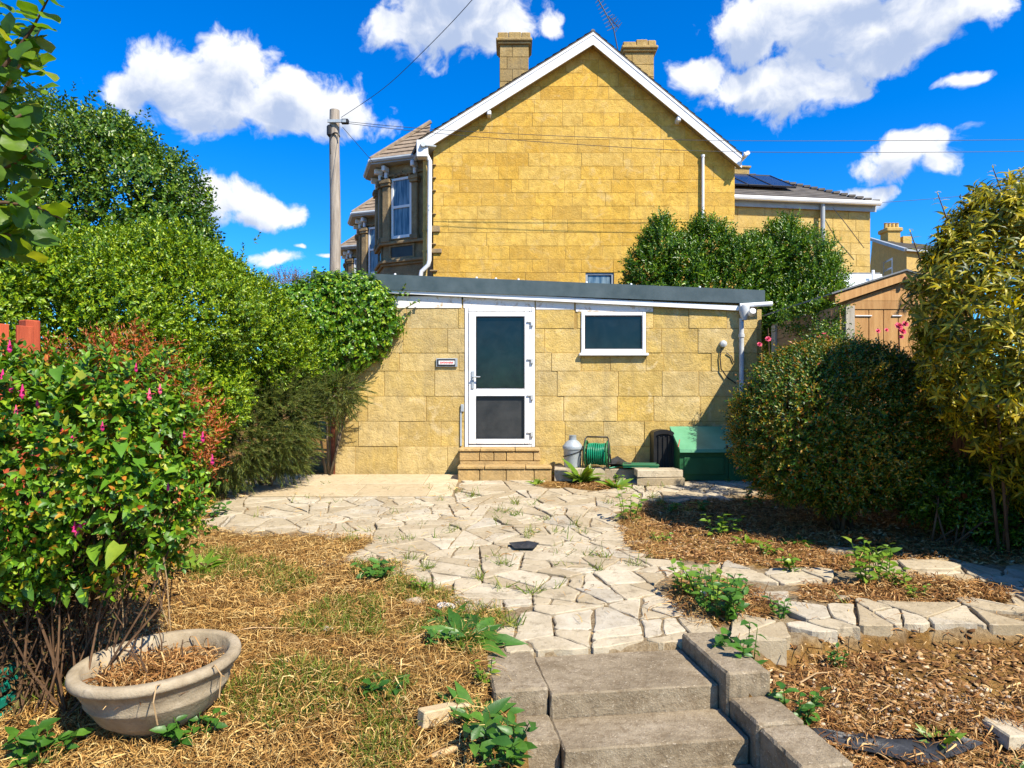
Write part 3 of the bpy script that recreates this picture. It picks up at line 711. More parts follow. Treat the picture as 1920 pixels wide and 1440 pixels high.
# ------------------------------------------------------------------ stone outbuilding
GY = 10.45; GS = GY / F
def gx(px): return (px - 960) * GS
def gz(py): return EYE - (py - HOR) * GS
def make_garage():
    t = thing('stone_outbuilding', (gx(1000), GY, 0), 'low flat-roofed honey stone outbuilding with white door, in front of the big house', 'building')
    x0, x1 = gx(612), gx(1420); D = 2.0
    wall = MB().box(x0, x1, GY + .1, GY + D, -.3, 2.70).build('wall', M['mortar'], t)
    door = (gx(871), gx(1003), .40, gz(577)); win = (gx(1089), gx(1211), gz(668), gz(585))
    cz = [-.12, gz(837), gz(790), gz(743), gz(696), gz(662), gz(616), gz(578)]
    lint = [(gx(712), gx(866), gz(578), gz(555)), (gx(868), gx(1003), gz(578), gz(557)), (gx(1004), gx(1077), gz(581), gz(558)), (gx(1079), gx(1225), gz(585), gz(563))]
    block_wall(wall, M['garage_stone'], (0, GY, 0), (1, 0, 0), (0, 1, 0), cz, x0, x1, [door, win] + lint, (), (.52, 1.0), 21, gap=.006, bev=.005, jit=.006)
    block_wall(wall, M['garage_stone'], (0, GY, 0), (1, 0, 0), (0, 1, 0), [cz[-1], gz(553)], x0, x1, [door, win] + lint, ((.034, 1, gz(556) + .034 * gx(1000)),), (.6, 1.1), 23, gap=.006, bev=.005)
    mortar_sheet(wall, [(x0, -.2), (x1, -.2), (x1, 2.55), (x0, 2.66)], [door, win], GY + .008, 'mortar')
    for (a, b, c, d) in lint:
        me_poly = inset([(a, c), (b, c), (b, d), (a, d)], .004); cx = (a + b) / 2; cc = (c + d) / 2
        me = prism_mesh('lintel', me_poly, .1, .005, lambda u, v, w: Vector((u - cx, w - .006, v - cc)))
        link('lintel', me, M['painted_stone'], wall, (cx, GY, cc))
    # side return on the right, blocks facing sideways
    block_wall(wall, M['garage_stone'], (x1 + .1, GY + .1, 0), (0, 1, 0), (-1, 0, 0), cz, .0, D - .1, (), (), (.52, 1.0), 22)
    # roof: dark fascia falling to the right, white strip below
    zl, zr = gz(510.5), gz(546); xa, xb = gx(586), gx(1430)
    def slab(name, mat, ya, yb, top, bot, xa=xa, xb=xb, par=t):
        m = MB(); m.poly([(xa, ya, zl - bot), (xb, ya, zr - bot + (0 if name != 'fascia' else .03)), (xb, ya, zr - top), (xa, ya, zl - top)], (0, yb - ya, 0)); return m.build(name, M[mat], par)
    roof = slab('roof', 'roof_grey', GY - .02, GY + D + .1, .012, .2)
    slab('fascia', 'roof_grey', GY - .095, GY - .023, 0, .235, par=roof)
    slab('white_trim', 'white_paint', GY - .07, GY - .025, .237, .305, gx(690), gx(1400), roof)
    for px in (742, 894, 930, 972, 1099, 1182, 1310):
        x = gx(px); z = zl + (zr - zl) * (x - xa) / (xb - xa)
        MB().lathe([(.0, .028), (.016, .022), (.018, .0), (.012, -.01)], (x, GY - .06, z), 8).build('fixing_cap', M['white_paint'], roof)
    # door
    a, b, c, d = door; dr = MB()
    fw = .055
    for (p, q, r, s_) in ((a, a + fw, c, d), (b - fw, b, c, d), (a + fw, b - fw, d - fw, d), (a + fw, b - fw, c, c + .04)): dr.box(p + .003, q - .003 if q == b else q, GY - .012, GY + .09, r, s_ - .002, None, .006)
    dr = dr.build('door', M['upvc'], t)
    la, lb, lc, ld = a + fw + .006, b - fw - .03, c + .047, d - fw - .008
    L = MB(); g0, g1 = gx(893), gx(983); t0, t1, m0, m1 = gz(594), gz(728), gz(743), gz(822)
    for (p, q, r, s_) in ((la, g0, lc, ld), (g1, lb, lc, ld), (g0, g1, t0, ld), (g0, g1, m0, t1), (g0, g1, lc, m1)): L.box(p, q, GY - .028, GY + .05, r, s_, None, .007)
    L.build('door_leaf', M['upvc'], dr)
    MB().box(b - fw - .028, b - fw + .002, GY - .02, GY + .05, lc, ld, None, .004).build('hinge_stile', M['upvc'], dr)
    MB().box(g0 - .01, g1 + .01, GY + .006, GY + .02, t1 - .01, t0 + .01).build('pane', M['glass_dark'], dr)
    MB().box(g0 - .01, g1 + .01, GY + .006, GY + .02, m1 - .01, m0 + .01).build('pane', M['glass_dusty'], dr)
    for s_ in ((g0, g1, t1, t0), (g0, g1, m1, m0)):
        m = MB(); w = .009; p, q, r, u = s_
        for bx in ((p, p + w, r, u), (q - w, q, r, u), (p + w, q - w, r, r + w), (p + w, q - w, u - w, u)): m.box(bx[0], bx[1], GY - .032, GY + .004, bx[2], bx[3])
        m.build('gasket', M['black_plastic'], dr)
    for py in (606, 676, 744, 813):
        z = gz(py); m = MB(); m.box(gx(988), gx(1000), GY - .05, GY - .028, z + .008, z + .03, None, .004); m.box(gx(995), gx(1000), GY - .055, GY - .02, z - .045, z + .008, None, .004); m.build('hinge', M['grey_pipe'], dr)
    m = MB(); m.box(gx(884), gx(889), GY - .045, GY - .028, gz(729), gz(696), None, .004); m.tube([(gx(887), GY - .045, gz(707)), (gx(887), GY - .085, gz(707)), (gx(901), GY - .085, gz(707))], .010, 8); m.build('door_handle', M['galv'], dr)
    MB().lathe([(.0, -.0), (.012, 0), (.012, .01), (0, .012)], (0, 0, 0), 10).build('keyhole', M['black_metal'], dr, (gx(891), GY - .036, gz(736)))
    # window
    a, b, c, d = win; w = MB(); f = .058
    for (p, q, r, s_) in ((a, a + f, c + .05, d), (b - f, b, c + .05, d), (a + f, b - f, d - f, d), (a + f, b - f, c + .05, c + .05 + f)): w.box(p + .003 * (p == a), q - .003 * (q == b), GY - .022, GY + .08, r, s_ - .003 * (s_ == d), None, .008)
    w = w.build('window', M['upvc'], t)
    MB().box(a - .03, b + .03, GY - .075, GY + .06, c + .004, c + .046, None, .008).build('sill', M['upvc'], w)
    MB().box(a + f - .01, b - f + .01, GY + .015, GY + .03, c + .1, d - f + .01).build('pane', M['glass_dark'], w)
    m = MB(); 
    for bx in ((a + f, a + f + .012, c + .108, d - f), (b - f - .012, b - f, c + .108, d - f), (a + f + .012, b - f - .012, d - f - .012, d - f), (a + f + .012, b - f - .012, c + .108, c + .12)): m.box(bx[0], bx[1], GY - .012, GY + .013, bx[2], bx[3])
    m.build('gasket', M['black_plastic'], w)
    # rainwater goods
    m = MB(); m.tube([(gx(1383), GY - .10, gz(575)), (gx(1443), GY - .10, gz(571))], .035, 10); m.build('gutter', M['white_paint'], t, smooth=R(40))
    dp = MB(); x = gx(1388)
    dp.lathe([(.075, .0), (.08, -.03), (.07, -.12), (.045, -.19), (.036, -.22)], (x + .03, GY - .085, gz(574)), 12); dp.build('hopper', M['grey_pipe'], t, smooth=R(40))
    dp = MB(); dp.tube([(x, GY - .055, gz(598)), (x, GY - .055, -.05)], .036, 10)
    for z in (2.05, 1.2, .5): dp.tube([(x, GY - .055, z), (x, GY - .055, z + .05)], .046, 10); 
    dp.build('downpipe', M['grey_pipe'], t, smooth=R(40))
    m = MB(); m.lathe([(0, .0), (.05, .0), (.055, .02), (.045, .09), (0, .1)], (0, 0, 0), 14)
    m.v = [tuple(Matrix.Rotation(R(70), 3, 'X') @ Vector(v) + Vector((gx(1402), GY - .14, gz(590)))) for v in m.v]; m.build('flood_lamp', M['white_paint'], t, smooth=R(40))
    bp = MB(); x = gx(626); bp.tube([(x, GY - .06, 2.5), (x, GY - .06, -.03)], .036, 10)
    for z in (.9, 1.8): bp.tube([(x, GY - .06, z), (x, GY - .06, z + .05)], .045, 10)
    bp.build('brown_downpipe', M['brown_pipe'], t, smooth=R(40))
    # wall fittings
    m = MB(); m.lathe([(0, 0), (.05, 0), (.055, .02), (.048, .06), (.02, .075), (0, .078)], (0, 0, 0), 14)
    m.v = [tuple(Matrix.Rotation(R(90), 3, 'X') @ Vector(v) + Vector((gx(1355), GY - .003, gz(645)))) for v in m.v]; m.build('outdoor_light', M['grey_pipe'], t, smooth=R(40))
    m = MB(); m.tube([at(1353, 652, GY - .03), at(1350, 670, GY - .03), at(1352, 692, GY - .03), at(1364, 708, GY - .035), at(1380, 719, GY - .03)], .009, 6); m.tube([at(1362, 662, GY - .02), at(1371, 668, GY - .02), at(1376, 680, GY - .02)], .008, 5)
    m.build('cable', M['black_metal'], t)
    m = MB(); m.box(gx(863), gx(866), GY - .02, GY - .003, .42, gz(768)); m.box(gx(864), gx(870), GY - .035, GY - .003, gz(772), gz(758), None, .006); m.build('latch', M['galv'], t)
    m = MB(); 
    for px, py in ((1268, 573), (1292, 577)): m.tube([(gx(px), GY - .01, gz(py) + .04), (gx(px), GY - .05, gz(py) + .02), (gx(px), GY - .05, gz(py) - .02)], .012, 6)
    m.build('hook', M['grey_pipe'], t)
    # small plaque
    s_ = thing('wall_plaque', (gx(838), GY, gz(688)), 'small metal-framed plaque with red print on the stone wall left of the door', 'sign')
    MB().box(gx(818), gx(858), GY - .028, GY - .006, gz(688), gz(672), None, .004).build('frame', M['galv'], s_)
    MB().box(gx(820), gx(854), GY - .033, GY - .029, gz(686.5), gz(673.5)).build('panel', M['black_metal'], s_)
    MB().box(gx(823), gx(852.5), GY - .0365, GY - .0335, gz(683.5), gz(676.5)).build('print_strip', M['white_paint'], s_)
    m = MB(); r = random.Random(4); x = 825.5
    while x < 850: w = r.uniform(1.0, 1.9); m.box(gx(x), gx(x + w), GY - .0385, GY - .037, gz(682.3 - r.random()), gz(677.7 + r.random())); x += w + .6
    m.build('red_lettering', M['red_ink'], s_)
    # door steps of stone blocks
    st = thing('door_step', (gx(940), GY - .2, 0), 'two low honey stone steps built up under the white door', 'step')
    r = random.Random(9)
    def row(xa, xb, ya, yb, z0, z1, w, name='step_block', mat='step_stone', over=0):
        x = xa
        while x < xb - .01:
            xe = min(xb, x + r.uniform(*w)); xe = xb if xb - xe < .08 else xe
            MB().box(x + .004, xe - .004, ya - over, yb, z0 + .003, z1 - .002 + r.uniform(-.004, .004), None, .008).build(name, M[mat], st); x = xe
    row(gx(864), gx(1012), GY - .33, GY - .015, .22, .355, (.18, .42)); row(gx(863), gx(1011), GY - .33, GY - .015, .358, .405, (.3, .6), 'step_cap', over=.02)
    row(gx(864), gx(1030), GY - .60, GY - .335, -.10, .125, (.25, .5)); row(gx(863), gx(1031), GY - .60, GY - .335, .128, .175, (.35, .7), 'step_cap', over=.02)
    MB().box(gx(866), gx(1010), GY - .325, GY - .02, -.1, .218).build('step_core', M['step_stone'], st)
make_garage()

# ------------------------------------------------------------------ big house with the gable, bays, wing
HY = 16.0
W0 = Vector((-1.82, HY, 0)); DD = Vector((-.307, .952, 0)).normalized(); NN = Vector((DD.y * -1, DD.x, 0))   # along / out of the street front
def lap_roof(m, A, B, C, D_, n, lift=.03):
    """lapped courses from eave A-B up to ridge D_-C"""
    A, B, C, D_ = map(Vector, (A, B, C, D_)); nr = (B - A).cross(D_ - A); nr = nr.normalized() if nr.length > 1e-6 else Vector((0, 0, 1))
    if nr.z < 0: nr = -nr
    for k in range(n):
        t0, t1 = k / n, (k + 1.15) / n; t1 = min(t1, 1)
        a0, b0, a1, b1 = A.lerp(D_, t0), B.lerp(C, t0), A.lerp(D_, t1), B.lerp(C, t1)
        m.add([a0 + nr * lift, b0 + nr * lift, b1 + nr * .004, a1 + nr * .004, a0, b0], [(0, 1, 2, 3), (0, 4, 5, 1)])
def make_bay(house, s_, detail=True):
    q = lambda s, n, z: W0 + DD * (s + s_) + NN * n + Vector((0, 0, z))
    P = [(.75, 0), (1.66, .915), (2.6, .915), (3.5, 0)]; ZE = 6.92
    bay = MB()
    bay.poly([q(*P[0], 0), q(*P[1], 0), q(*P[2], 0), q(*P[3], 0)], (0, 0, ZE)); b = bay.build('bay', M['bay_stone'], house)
    wide = 0
    for i in range(2):
        a, c = q(*P[i], 0), q(*P[i + 1], 0); e = (c - a); Ln = e.length; e.normalize(); out = Vector((e.y, -e.x, 0))
        if out.dot(NN) < 0: out = -out
        mt = Matrix(((e.x, out.x, 0, a.x), (e.y, out.y, 0, a.y), (0, 0, 1, 0), (0, 0, 0, 1)))
        fb = lambda m, x0, x1, y0, y1, z0, z1, bv=.0: m.box(x0, x1, y0, y1, z0, z1, mt, bv)
        wl, wr = (.42, 1.02) if i == 0 else (.22, Ln - .22)
        m = MB(); fw = .055
        for (p, r_, z0, z1) in ((wl, wl + fw, 5.06, 6.54), (wr - fw, wr, 5.06, 6.54), (wl + fw, wr - fw, 6.485, 6.54), (wl + fw, wr - fw, 5.06, 5.13), (wl + fw, wr - fw, 5.80, 5.86)): fb(m, p, r_, .0, .05, z0, z1)
        m.build('sash_frame', M['fascia_grey'] if i else M['white_paint'], b)
        m = MB(); fb(m, wl + fw - .01, wr - fw + .01, .004, .018, 5.12, 5.81); m.build('pane', M['glass_curtain'], b)
        m = MB(); fb(m, wl + fw - .01, wr - fw + .01, .004, .024, 5.85, 6.49); m.build('pane', M['glass_curtain'], b)
        for (x0, x1) in ((wl - .20, wl - .03), (wr + .03, min(Ln + .03, wr + .24))):
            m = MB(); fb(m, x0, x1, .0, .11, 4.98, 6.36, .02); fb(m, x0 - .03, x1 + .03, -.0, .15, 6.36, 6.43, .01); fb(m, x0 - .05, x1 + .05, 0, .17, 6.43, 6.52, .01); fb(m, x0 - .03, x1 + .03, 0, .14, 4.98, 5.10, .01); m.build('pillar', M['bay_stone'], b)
        m = MB(); fb(m, .02, Ln, .0, .07, 6.60, 6.66, .01)
        for k in range(7): fb(m, wl + .04 + k * .075, wl + .10 + k * .075, .0, .05 + .02 * (k % 2), 6.60 - .012 * abs(k - 3), 6.70 - .02 * abs(k - 3), .006)
        m.build('carved_lintel', M['bay_stone'], b)
        m = MB(); fb(m, -.02, Ln + .05, 0, .12, 4.91, 4.985, .015); fb(m, -.02, Ln + .05, 0, .12, 4.46, 4.535, .015); fb(m, -.02, Ln + .05, 0, .06, 4.40, 4.458, .01); m.build('string_course', M['bay_stone'], b)
        m = MB()
        for (x0, x1, z0, z1) in ((wl - .08, wl - .03, 4.54, 4.90), (wr + .03, wr + .08, 4.54, 4.90), (wl - .03, wr + .03, 4.54, 4.60), (wl - .03, wr + .03, 4.86, 4.90)): fb(m, x0, x1, 0, .045, z0, z1)
        m.build('panel_frame', M['bay_stone'], b)
        m = MB(); fb(m, wl - .03, wr + .03, .003, .014, 4.60, 4.86); m.build('panel', M['glass_dusty'], b)
        for x in (wl - .12, wr + .14):
            m = MB(); fb(m, x - .05, x + .05, .0, .22, 6.72, 6.86, .02); fb(m, x - .04, x + .04, .0, .12, 6.56, 6.72, .02); m.build('bracket', M['white_paint'], b)
    ov = .34
    E = [q(P[0][0] - .15, .0, ZE), q(P[1][0] - ov * .42, P[1][1] + ov, ZE), q(P[2][0] + ov * .42, P[2][1] + ov, ZE), q(P[3][0] + .15, .0, ZE)]
    m = MB(); m.poly([v + Vector((0, 0, -.04)) for v in E], (0, 0, .04)); m.build('soffit', M['fascia_grey'], b)
    m = MB()
    for i in range(3): m.tube([E[i] + Vector((0, 0, .045)), E[i + 1] + Vector((0, 0, .045))], .06, 8)
    m.build('gutter', M['fascia_grey'], b)
    rid = [q(P[1][0] + .15, -.30, 8.15), q(P[2][0] - .15, -.30, 8.15)]
    m = MB(); up = Vector((0, 0, .08)); lap_roof(m, E[0] + up, E[1] + up, rid[0], rid[0], 8); lap_roof(m, E[1] + up, E[2] + up, rid[1], rid[0], 8); lap_roof(m, E[2] + up, E[3] + up, rid[1], rid[1], 8)
    for e_, r_ in ((E[1], rid[0]), (E[2], rid[1])): m.tube([e_ + up * 1.2, r_ + up], .05, 6)
    m.build('bay_roof', M['bay_tile'], b)
    return b
def make_house():
    t = thing('stone_house', (1.7, HY, 0), 'tall honey stone house end with white-edged gable and two chimneys', 'house')
    xl, xr = -1.82, 5.14
    ap = Vector((1.848, 0, 9.46)); le = Vector((-2.11, 0, 6.98)); re = Vector((5.23, 0, 6.65))
    sl = (ap.z - le.z) / (ap.x - le.x); sr = (ap.z - re.z) / (re.x - ap.x)
    under = lambda x, d: min(ap.z - (ap.x - x) * sl, ap.z - (x - ap.x) * sr) - d
    # body behind the blocks
    body = MB(); dep = 9
    core = [(xl, HY + .1, 0), (xr, HY + .1, 0), (xr, HY + .1, under(xr, .12)), (ap.x, HY + .1, ap.z - .12), (xl, HY + .1, under(xl, .12))]
    body.poly([Vector(c) for c in core], (-.307 / .952 * dep, dep, 0)); wall = body.build('gable_wall', M['mortar'], t)
    cs = [4.03 - .307 * 3 + .307 * i for i in range(24)]
    win = ((1098 - 960) * HY / F, (1151 - 960) * HY / F, 3.55, EYE + (HOR - 511) * HY / F)
    block_wall(wall, M['gable_stone'], (0, HY, 0), (1, 0, 0), (0, 1, 0), cs, xl, xr, [win], ((-sl, 1, ap.z - sl * ap.x - .13), (sr, 1, ap.z + sr * ap.x - .13)), (.36, .92), 3, gap=.006, bev=.004, jit=.004)
    mortar_sheet(wall, [(xl, 2.8), (xr, 2.8), (xr, under(xr, .14)), (ap.x, ap.z - .14), (xl, under(xl, .14))], [win], HY + .006, 'mortar')
    # the small window low on the gable
    m = MB(); a, b_, c, d = win
    for (p, q, r_, s_) in ((a, a + .05, c, d), (b_ - .05, b_, c, d), (a + .05, b_ - .05, d - .05, d)): m.box(p + .003 * (p == a), q - .003 * (q == b_), HY + .03, HY + .09, r_, s_ - .003)
    w = m.build('window', M['fascia_grey'], t); MB().box(a + .04, b_ - .04, HY + .06, HY + .075, c, d - .04).build('pane', M['glass_curtain'], w)
    # roof planes
    for i, (e, nm) in enumerate(((le, 'left'), (re, 'right'))):
        m = MB(); f0, f1 = HY - .24, HY + dep; k = -.307 / .952
        sh = lambda p, y: Vector((p.x + (k * (y - HY) if y > HY else 0), y, p.z))
        lap_roof(m, sh(e, f0) + Vector((0, 0, .03)), sh(e, f1) + Vector((0, 0, .03)), sh(ap, f1) + Vector((0, 0, .03)), sh(ap, f0) + Vector((0, 0, .03)), 22, .03)
        m.poly([sh(e, f0), sh(ap, f0), sh(ap, f1), sh(e, f1)], (0, 0, .028)); rf = m.build('roof_slope', M['slate'], t)
        d = (ap - e).normalized(); dn = Vector((-d.z, 0, d.x)); dn = dn if dn.z < 0 else -dn; vz = Vector((0, 0, -.275))
        m = MB(); p0, p1 = Vector((e.x, HY - .225, e.z - .002)), Vector((ap.x, HY - .225, ap.z - .002))
        m.poly([p0, p1, p1 + vz, p0 + vz], (0, .03, 0)); m.poly([p0 + Vector((0, -.012, 0)), p1 + Vector((0, -.012, 0)), p1 + Vector((0, -.012, -.06)), p0 + Vector((0, -.012, -.06))], (0, .0115, 0)); m.build('bargeboard', M['white_paint'], rf)
        m = MB(); q0, q1 = p0 + vz * .82 + Vector((0, .03, 0)), p1 + vz * .82 + Vector((0, .03, 0)); m.poly([q0, q1, q1 + Vector((0, 0, -.02)), q0 + Vector((0, 0, -.02))], (0, .19, 0)); m.build('soffit', M['chimney_stone'], rf)
        pc = p0.lerp(p1, .40 if i == 0 else .42); m = MB(); m.box(pc.x - .05, pc.x + .05, HY - .21, HY + .02, pc.z - .38, pc.z - .27, None, .02); m.build('purlin_end', M['white_paint'], rf)
    m = MB(); m.tube([(ap.x, HY - .22, ap.z + .025), (ap.x - .307 / .952 * dep, HY + dep, ap.z + .025)], .05, 8); m.build('ridge_tile', M['slate'], t)
    m = MB(); m.box(le.x - .06, le.x + .20, HY - .26, HY - .03, le.z - .36, le.z + .02, None, .01); m.build('eave_box', M['white_paint'], t)
    m = MB(); m.tube([(re.x + .02, HY - .35, re.z - .02), (re.x + .10, HY - .35, re.z + .02), (re.x + .1, HY + .6, re.z + .02)], .045, 8); m.build('gutter', M['white_paint'], t)
    # eaves gutter of the street front, between gable and bay
    g0 = W0 + Vector((0, 0, 6.88)) + NN * .28 - DD * .25; g1 = W0 + DD * .70 + NN * .28 + Vector((0, 0, 6.86))
    m = MB(); m.tube([g0, g1], .06, 8); m.build('front_gutter', M['fascia_grey'], t)
    m = MB(); m.poly([g0 - NN * .30, g0, g1, g1 - NN * .30], (0, 0, -.03)); m.build('front_soffit', M['fascia_grey'], t)
    # chimneys
    def chim(px0, px1, ytop, ybase, Y, rag, s):
        c0 = at(px0, ytop, Y); c1 = at(px1, ybase, Y); x0, x1 = c0.x, c1.x; zt, zb = c0.z, c1.z - .6; dpt = .62; o = (x1 - x0) * .1
        m = MB(); m.box(x0 + o + .02, x1 - o - .02, Y + .02, Y + dpt, zb, zt - .33); ch = m.build('chimney', M['mortar'], t)
        z = zt - .31; cour = [z - .30 * k for k in range(int((z - zb) / .3) + 1)][::-1]
        block_wall(ch, M['chimney_stone'], (0, Y, 0), (1, 0, 0), (0, 1, 0), cour, x0 + o, x1 - o, (), (), (.35, .5), s, depth=.1)
        block_wall(ch, M['chimney_stone'], (x0 + o, Y + .1, 0), (0, 1, 0), (1, 0, 0), cour, 0, dpt - .1, (), (), (.3, .5), s + 1, depth=.1)
        block_wall(ch, M['chimney_stone'], (x1 - o, Y + .1, 0), (0, 1, 0), (-1, 0, 0), cour, 0, dpt - .1, (), (), (.3, .5), s + 2, depth=.1)
        m = MB(); m.box(x0 + .04, x1 - .04, Y - .05, Y + dpt + .05, zt - .31, zt - .25, None, .015); m.box(x0, x1, Y - .09, Y + dpt + .09, zt - .25, zt - .17, None, .02); m.build('cap', M['chimney_stone'], ch)
        r = random.Random(s)
        x = x0 + .04
        while x < x1 - .06:
            w_ = min(x1 - .04, x + r.uniform(.26, .42)); MB().box(x, w_ - .004, Y - .03, Y + dpt + .03, zt - .168, zt + (r.uniform(-.08, .0) if rag else r.uniform(-.015, 0)), None, .02).build('cap_stone', M['chimney_stone'], ch); x = w_
    chim(930, 998, 60, 165, 17.0, False, 31); chim(1165, 1233, 74, 165, 17.0, True, 41)
    # pipes at the left corner
    z = lambda py, Y=15.85: EYE + (HOR - py) * Y / F; x = lambda px, Y=15.85: (px - 960) * Y / F
    m = MB(); m.tube([(x(783), 15.85, z(279)), (x(801), 15.85, z(293)), (x(806), 15.85, z(302)), (x(805), 15.85, z(488)), (x(803), 15.85, z(497)), (x(790), 15.9, z(508)), (x(786), 15.9, z(530))], .05, 8); m.build('downpipe', M['white_paint'], t, smooth=R(50))
    m = MB(); xx = x(797, 16.02); m.tube([(xx, 16.02, z(297)), (xx, 16.02, z(520))], .05, 8)
    for py in (430, 470): m.tube([(xx, 16.02, z(py)), (xx, 16.02, z(py - 4))], .068, 8)
    m.build('stone_coloured_pipe', M['wing_stone'], t, smooth=R(50))
    for py, l, h in ((430, .16, .14), (471, .2, .10), (310, .07, .03), (358, .07, .03), (402, .07, .03), (458, .07, .03), (508, .1, .04), (334, .07, .03)):
        m = MB(); m.box(-1.90, -1.82 + l, HY - .05, HY + .05, EYE + (HOR - py) * HY / F - h / 2, EYE + (HOR - py) * HY / F + h / 2, None, .01); m.build('quoin_stub', M['bay_stone'], t)
    p = at(1318, 293, HY - .06); m = MB(); m.tube([p, (p.x, p.y, 3.9)], .032, 8); m.tube([p + Vector((0, 0, -.02)), p + Vector((0, 0, .03))], .045, 8); m.build('vent_pipe', M['white_paint'], t, smooth=R(50))
    # street front wall up to the next house, and the first bay
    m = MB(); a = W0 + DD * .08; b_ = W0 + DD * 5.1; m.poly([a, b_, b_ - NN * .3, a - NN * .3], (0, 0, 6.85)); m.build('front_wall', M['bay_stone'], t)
    make_bay(t, 0)
    # aerial on the right chimney
    m = MB(); b0 = at(1158, 92, 16.9); b1 = at(1150, 52, 16.9); m.tube([b0, b1, at(1122, 0, 16.9), at(1116, -12, 16.9)], .014, 5)
    for k in range(9):
        c = b1.lerp(at(1122, 0, 16.9), k / 8); d = Vector((.16 - .01 * k, .05, .10)); m.tube([c - d, c + d], .008, 4)
    e0 = at(1140, 30, 16.9); m.tube([e0, at(1160, 52, 16.9)], .012, 4)
    for k in range(5):
        c = e0.lerp(at(1160, 52, 16.9), .3 + k * .17); m.tube([c + Vector((.08, 0, .12)), c - Vector((.08, 0, .12))], .008, 4)
    ae = m.build('tv_aerial', M['wire'], None, b0); tag(ae, 'thin metal television aerial above the gable beside the right chimney', 'aerial')
    return t
make_house()
for s_, nm in ((5.15, 'next stone house beyond the gable, its bay window showing lower behind the nearer bay'), (10.3, 'farthest terraced house, only its small bay edge showing beside the telegraph pole')):
    o = W0 + DD * s_; h = thing('terraced_house', o, nm, 'house')
    m = MB(); a = o + DD * .02; b_ = o + DD * 5.1; m.poly([a, b_, b_ - NN * .3, a - NN * .3], (0, 0, 6.85)); m.build('front_wall', M['bay_stone'], h)
    make_bay(h, s_)

def make_wing():
    A = at(1379, 372, 18.0); B = at(1632, 384, 18.55); base = Vector((A.x, A.y, 0))
    t = thing('rear_wing', ((A.x + B.x) / 2, 18.3, 0), 'lower rear stone wing with solar panels on its grey roof, right of the gable', 'house extension')
    e = Vector((B.x - A.x, B.y - A.y, 0)); Ln = e.length; e.normalize(); inn = Vector((-e.y, e.x, 0)); zt = A.z - .12
    m = MB(); a = Vector((A.x, A.y, 0)) + inn * .1 - e * .6; b = Vector((B.x, B.y, 0)) + inn * .1; m.poly([a, b, b + inn * 5, a + inn * 5], (0, 0, zt)); w = m.build('wall', M['mortar'], t)
    cs = [zt - .31 * k for k in range(9)][::-1]
    block_wall(w, M['wing_stone'], (A.x, A.y, 0), e, inn, cs, -.5, Ln, (), (), (.5, 1.0), 77, gap=.006, bev=.004, jit=.002)
    block_wall(w, M['wing_stone'], (B.x, B.y, 0) + 0 * inn if False else Vector((B.x, B.y, 0)) + inn * .1, inn, -e, cs, 0, 4.6, (), (), (.5, 1.0), 78, gap=.006, bev=.004, jit=.002)
    # roof: slope towards us with a hip at the right end
    z0 = zt + .10; r_, hh = 2.75, 1.56; ev0 = Vector((A.x, A.y, z0)) - inn * .18 - e * .6; ev1 = Vector((B.x, B.y, z0)) - inn * .18 + e * .12
    rd0 = Vector((A.x, A.y, z0 + hh)) + inn * r_ - e * .6; rd1 = Vector((A.x, A.y, z0 + hh)) + inn * r_ + e * ((1490 - 1379) * 20.8 / F); bk = ev1 + inn * 5.4
    m = MB(); lap_roof(m, ev0, ev1, rd1, rd0, 16, .02); lap_roof(m, ev1, bk, rd1, rd1, 16, .02); m.add([ev0, ev1, rd1, rd0, bk], [(0, 1, 2, 3), (1, 4, 2)])
    n = (rd1 - ev1)
    for k in range(18): c = ev1.lerp(rd1, (k + .5) / 18); m.box(c.x - .09, c.x + .09, c.y - .09, c.y + .09, c.z + .0, c.z + .055)
    rf = m.build('roof', M['slate'], t)
    m = MB(); m.poly([rd0 + Vector((0, -.05, -.12)), rd1 + Vector((0, -.05, -.12)), rd1 + Vector((0, -.05, .22)), rd0 + Vector((0, -.05, .22))], (0, .3, 0)); m.build('parapet', M['chimney_stone'], t)
    m = MB(); m.poly([rd0 + Vector((0, -.09, .222)), rd1 + Vector((.04, -.09, .222)), rd1 + Vector((.04, -.09, .27)), rd0 + Vector((0, -.09, .27))], (0, .38, 0)); m.build('coping', M['chimney_stone'], t)
    # solar panels
    sl = (rd0 - ev0).normalized(); up = e.cross(sl).normalized(); up = up if up.z > 0 else -up
    for k in range(3):
        p = ev0 + e * (.62 + k * .70) + sl * 1.05 + up * .10
        m = MB(); m.poly([p, p + e * .68, p + e * .68 + sl * 1.6 - e * .0, p + sl * 1.6], up * .04); sp = m.build('solar_panel', M['solar'], t)
        m = MB()
        for (a, b) in ((p, p + e * .68), (p + sl * 1.6, p + e * .68 + sl * 1.6), (p, p + sl * 1.6), (p + e * .68, p + e * .68 + sl * 1.6)): m.tube([a + up * .045, b + up * .045], .012, 4)
        m.build('panel_frame', M['black_metal'], sp)
    # gutter, fascia, downpipe
    m = MB(); m.tube([ev0 + Vector((0, -.03, -.01)), ev1 + Vector((.02, -.03, -.01))], .065, 8); m.build('gutter', M['white_paint'], t)
    f0, f1 = ev0 + inn * .1, ev1 + inn * .1; m = MB(); m.poly([f0 + Vector((0, 0, -.20)), f1 + Vector((0, 0, -.20)), f1 + Vector((0, 0, -.03)), f0 + Vector((0, 0, -.03))], inn * .03); m.build('fascia', M['fascia_grey'], t)
    p = at(1541, 383, 18.25); m = MB(); m.tube([p + Vector((0, -.05, .1)), Vector((p.x, p.y - .05, 2.5))], .06, 8); m.build('downpipe', M['fascia_grey'], t, smooth=R(50))
    m = MB(); m.tube([at(1562, 390, 18.2), at(1590, 425, 18.2), at(1620, 465, 18.3)], .010, 4); m.build('cable', M['wire'], t)
make_wing()

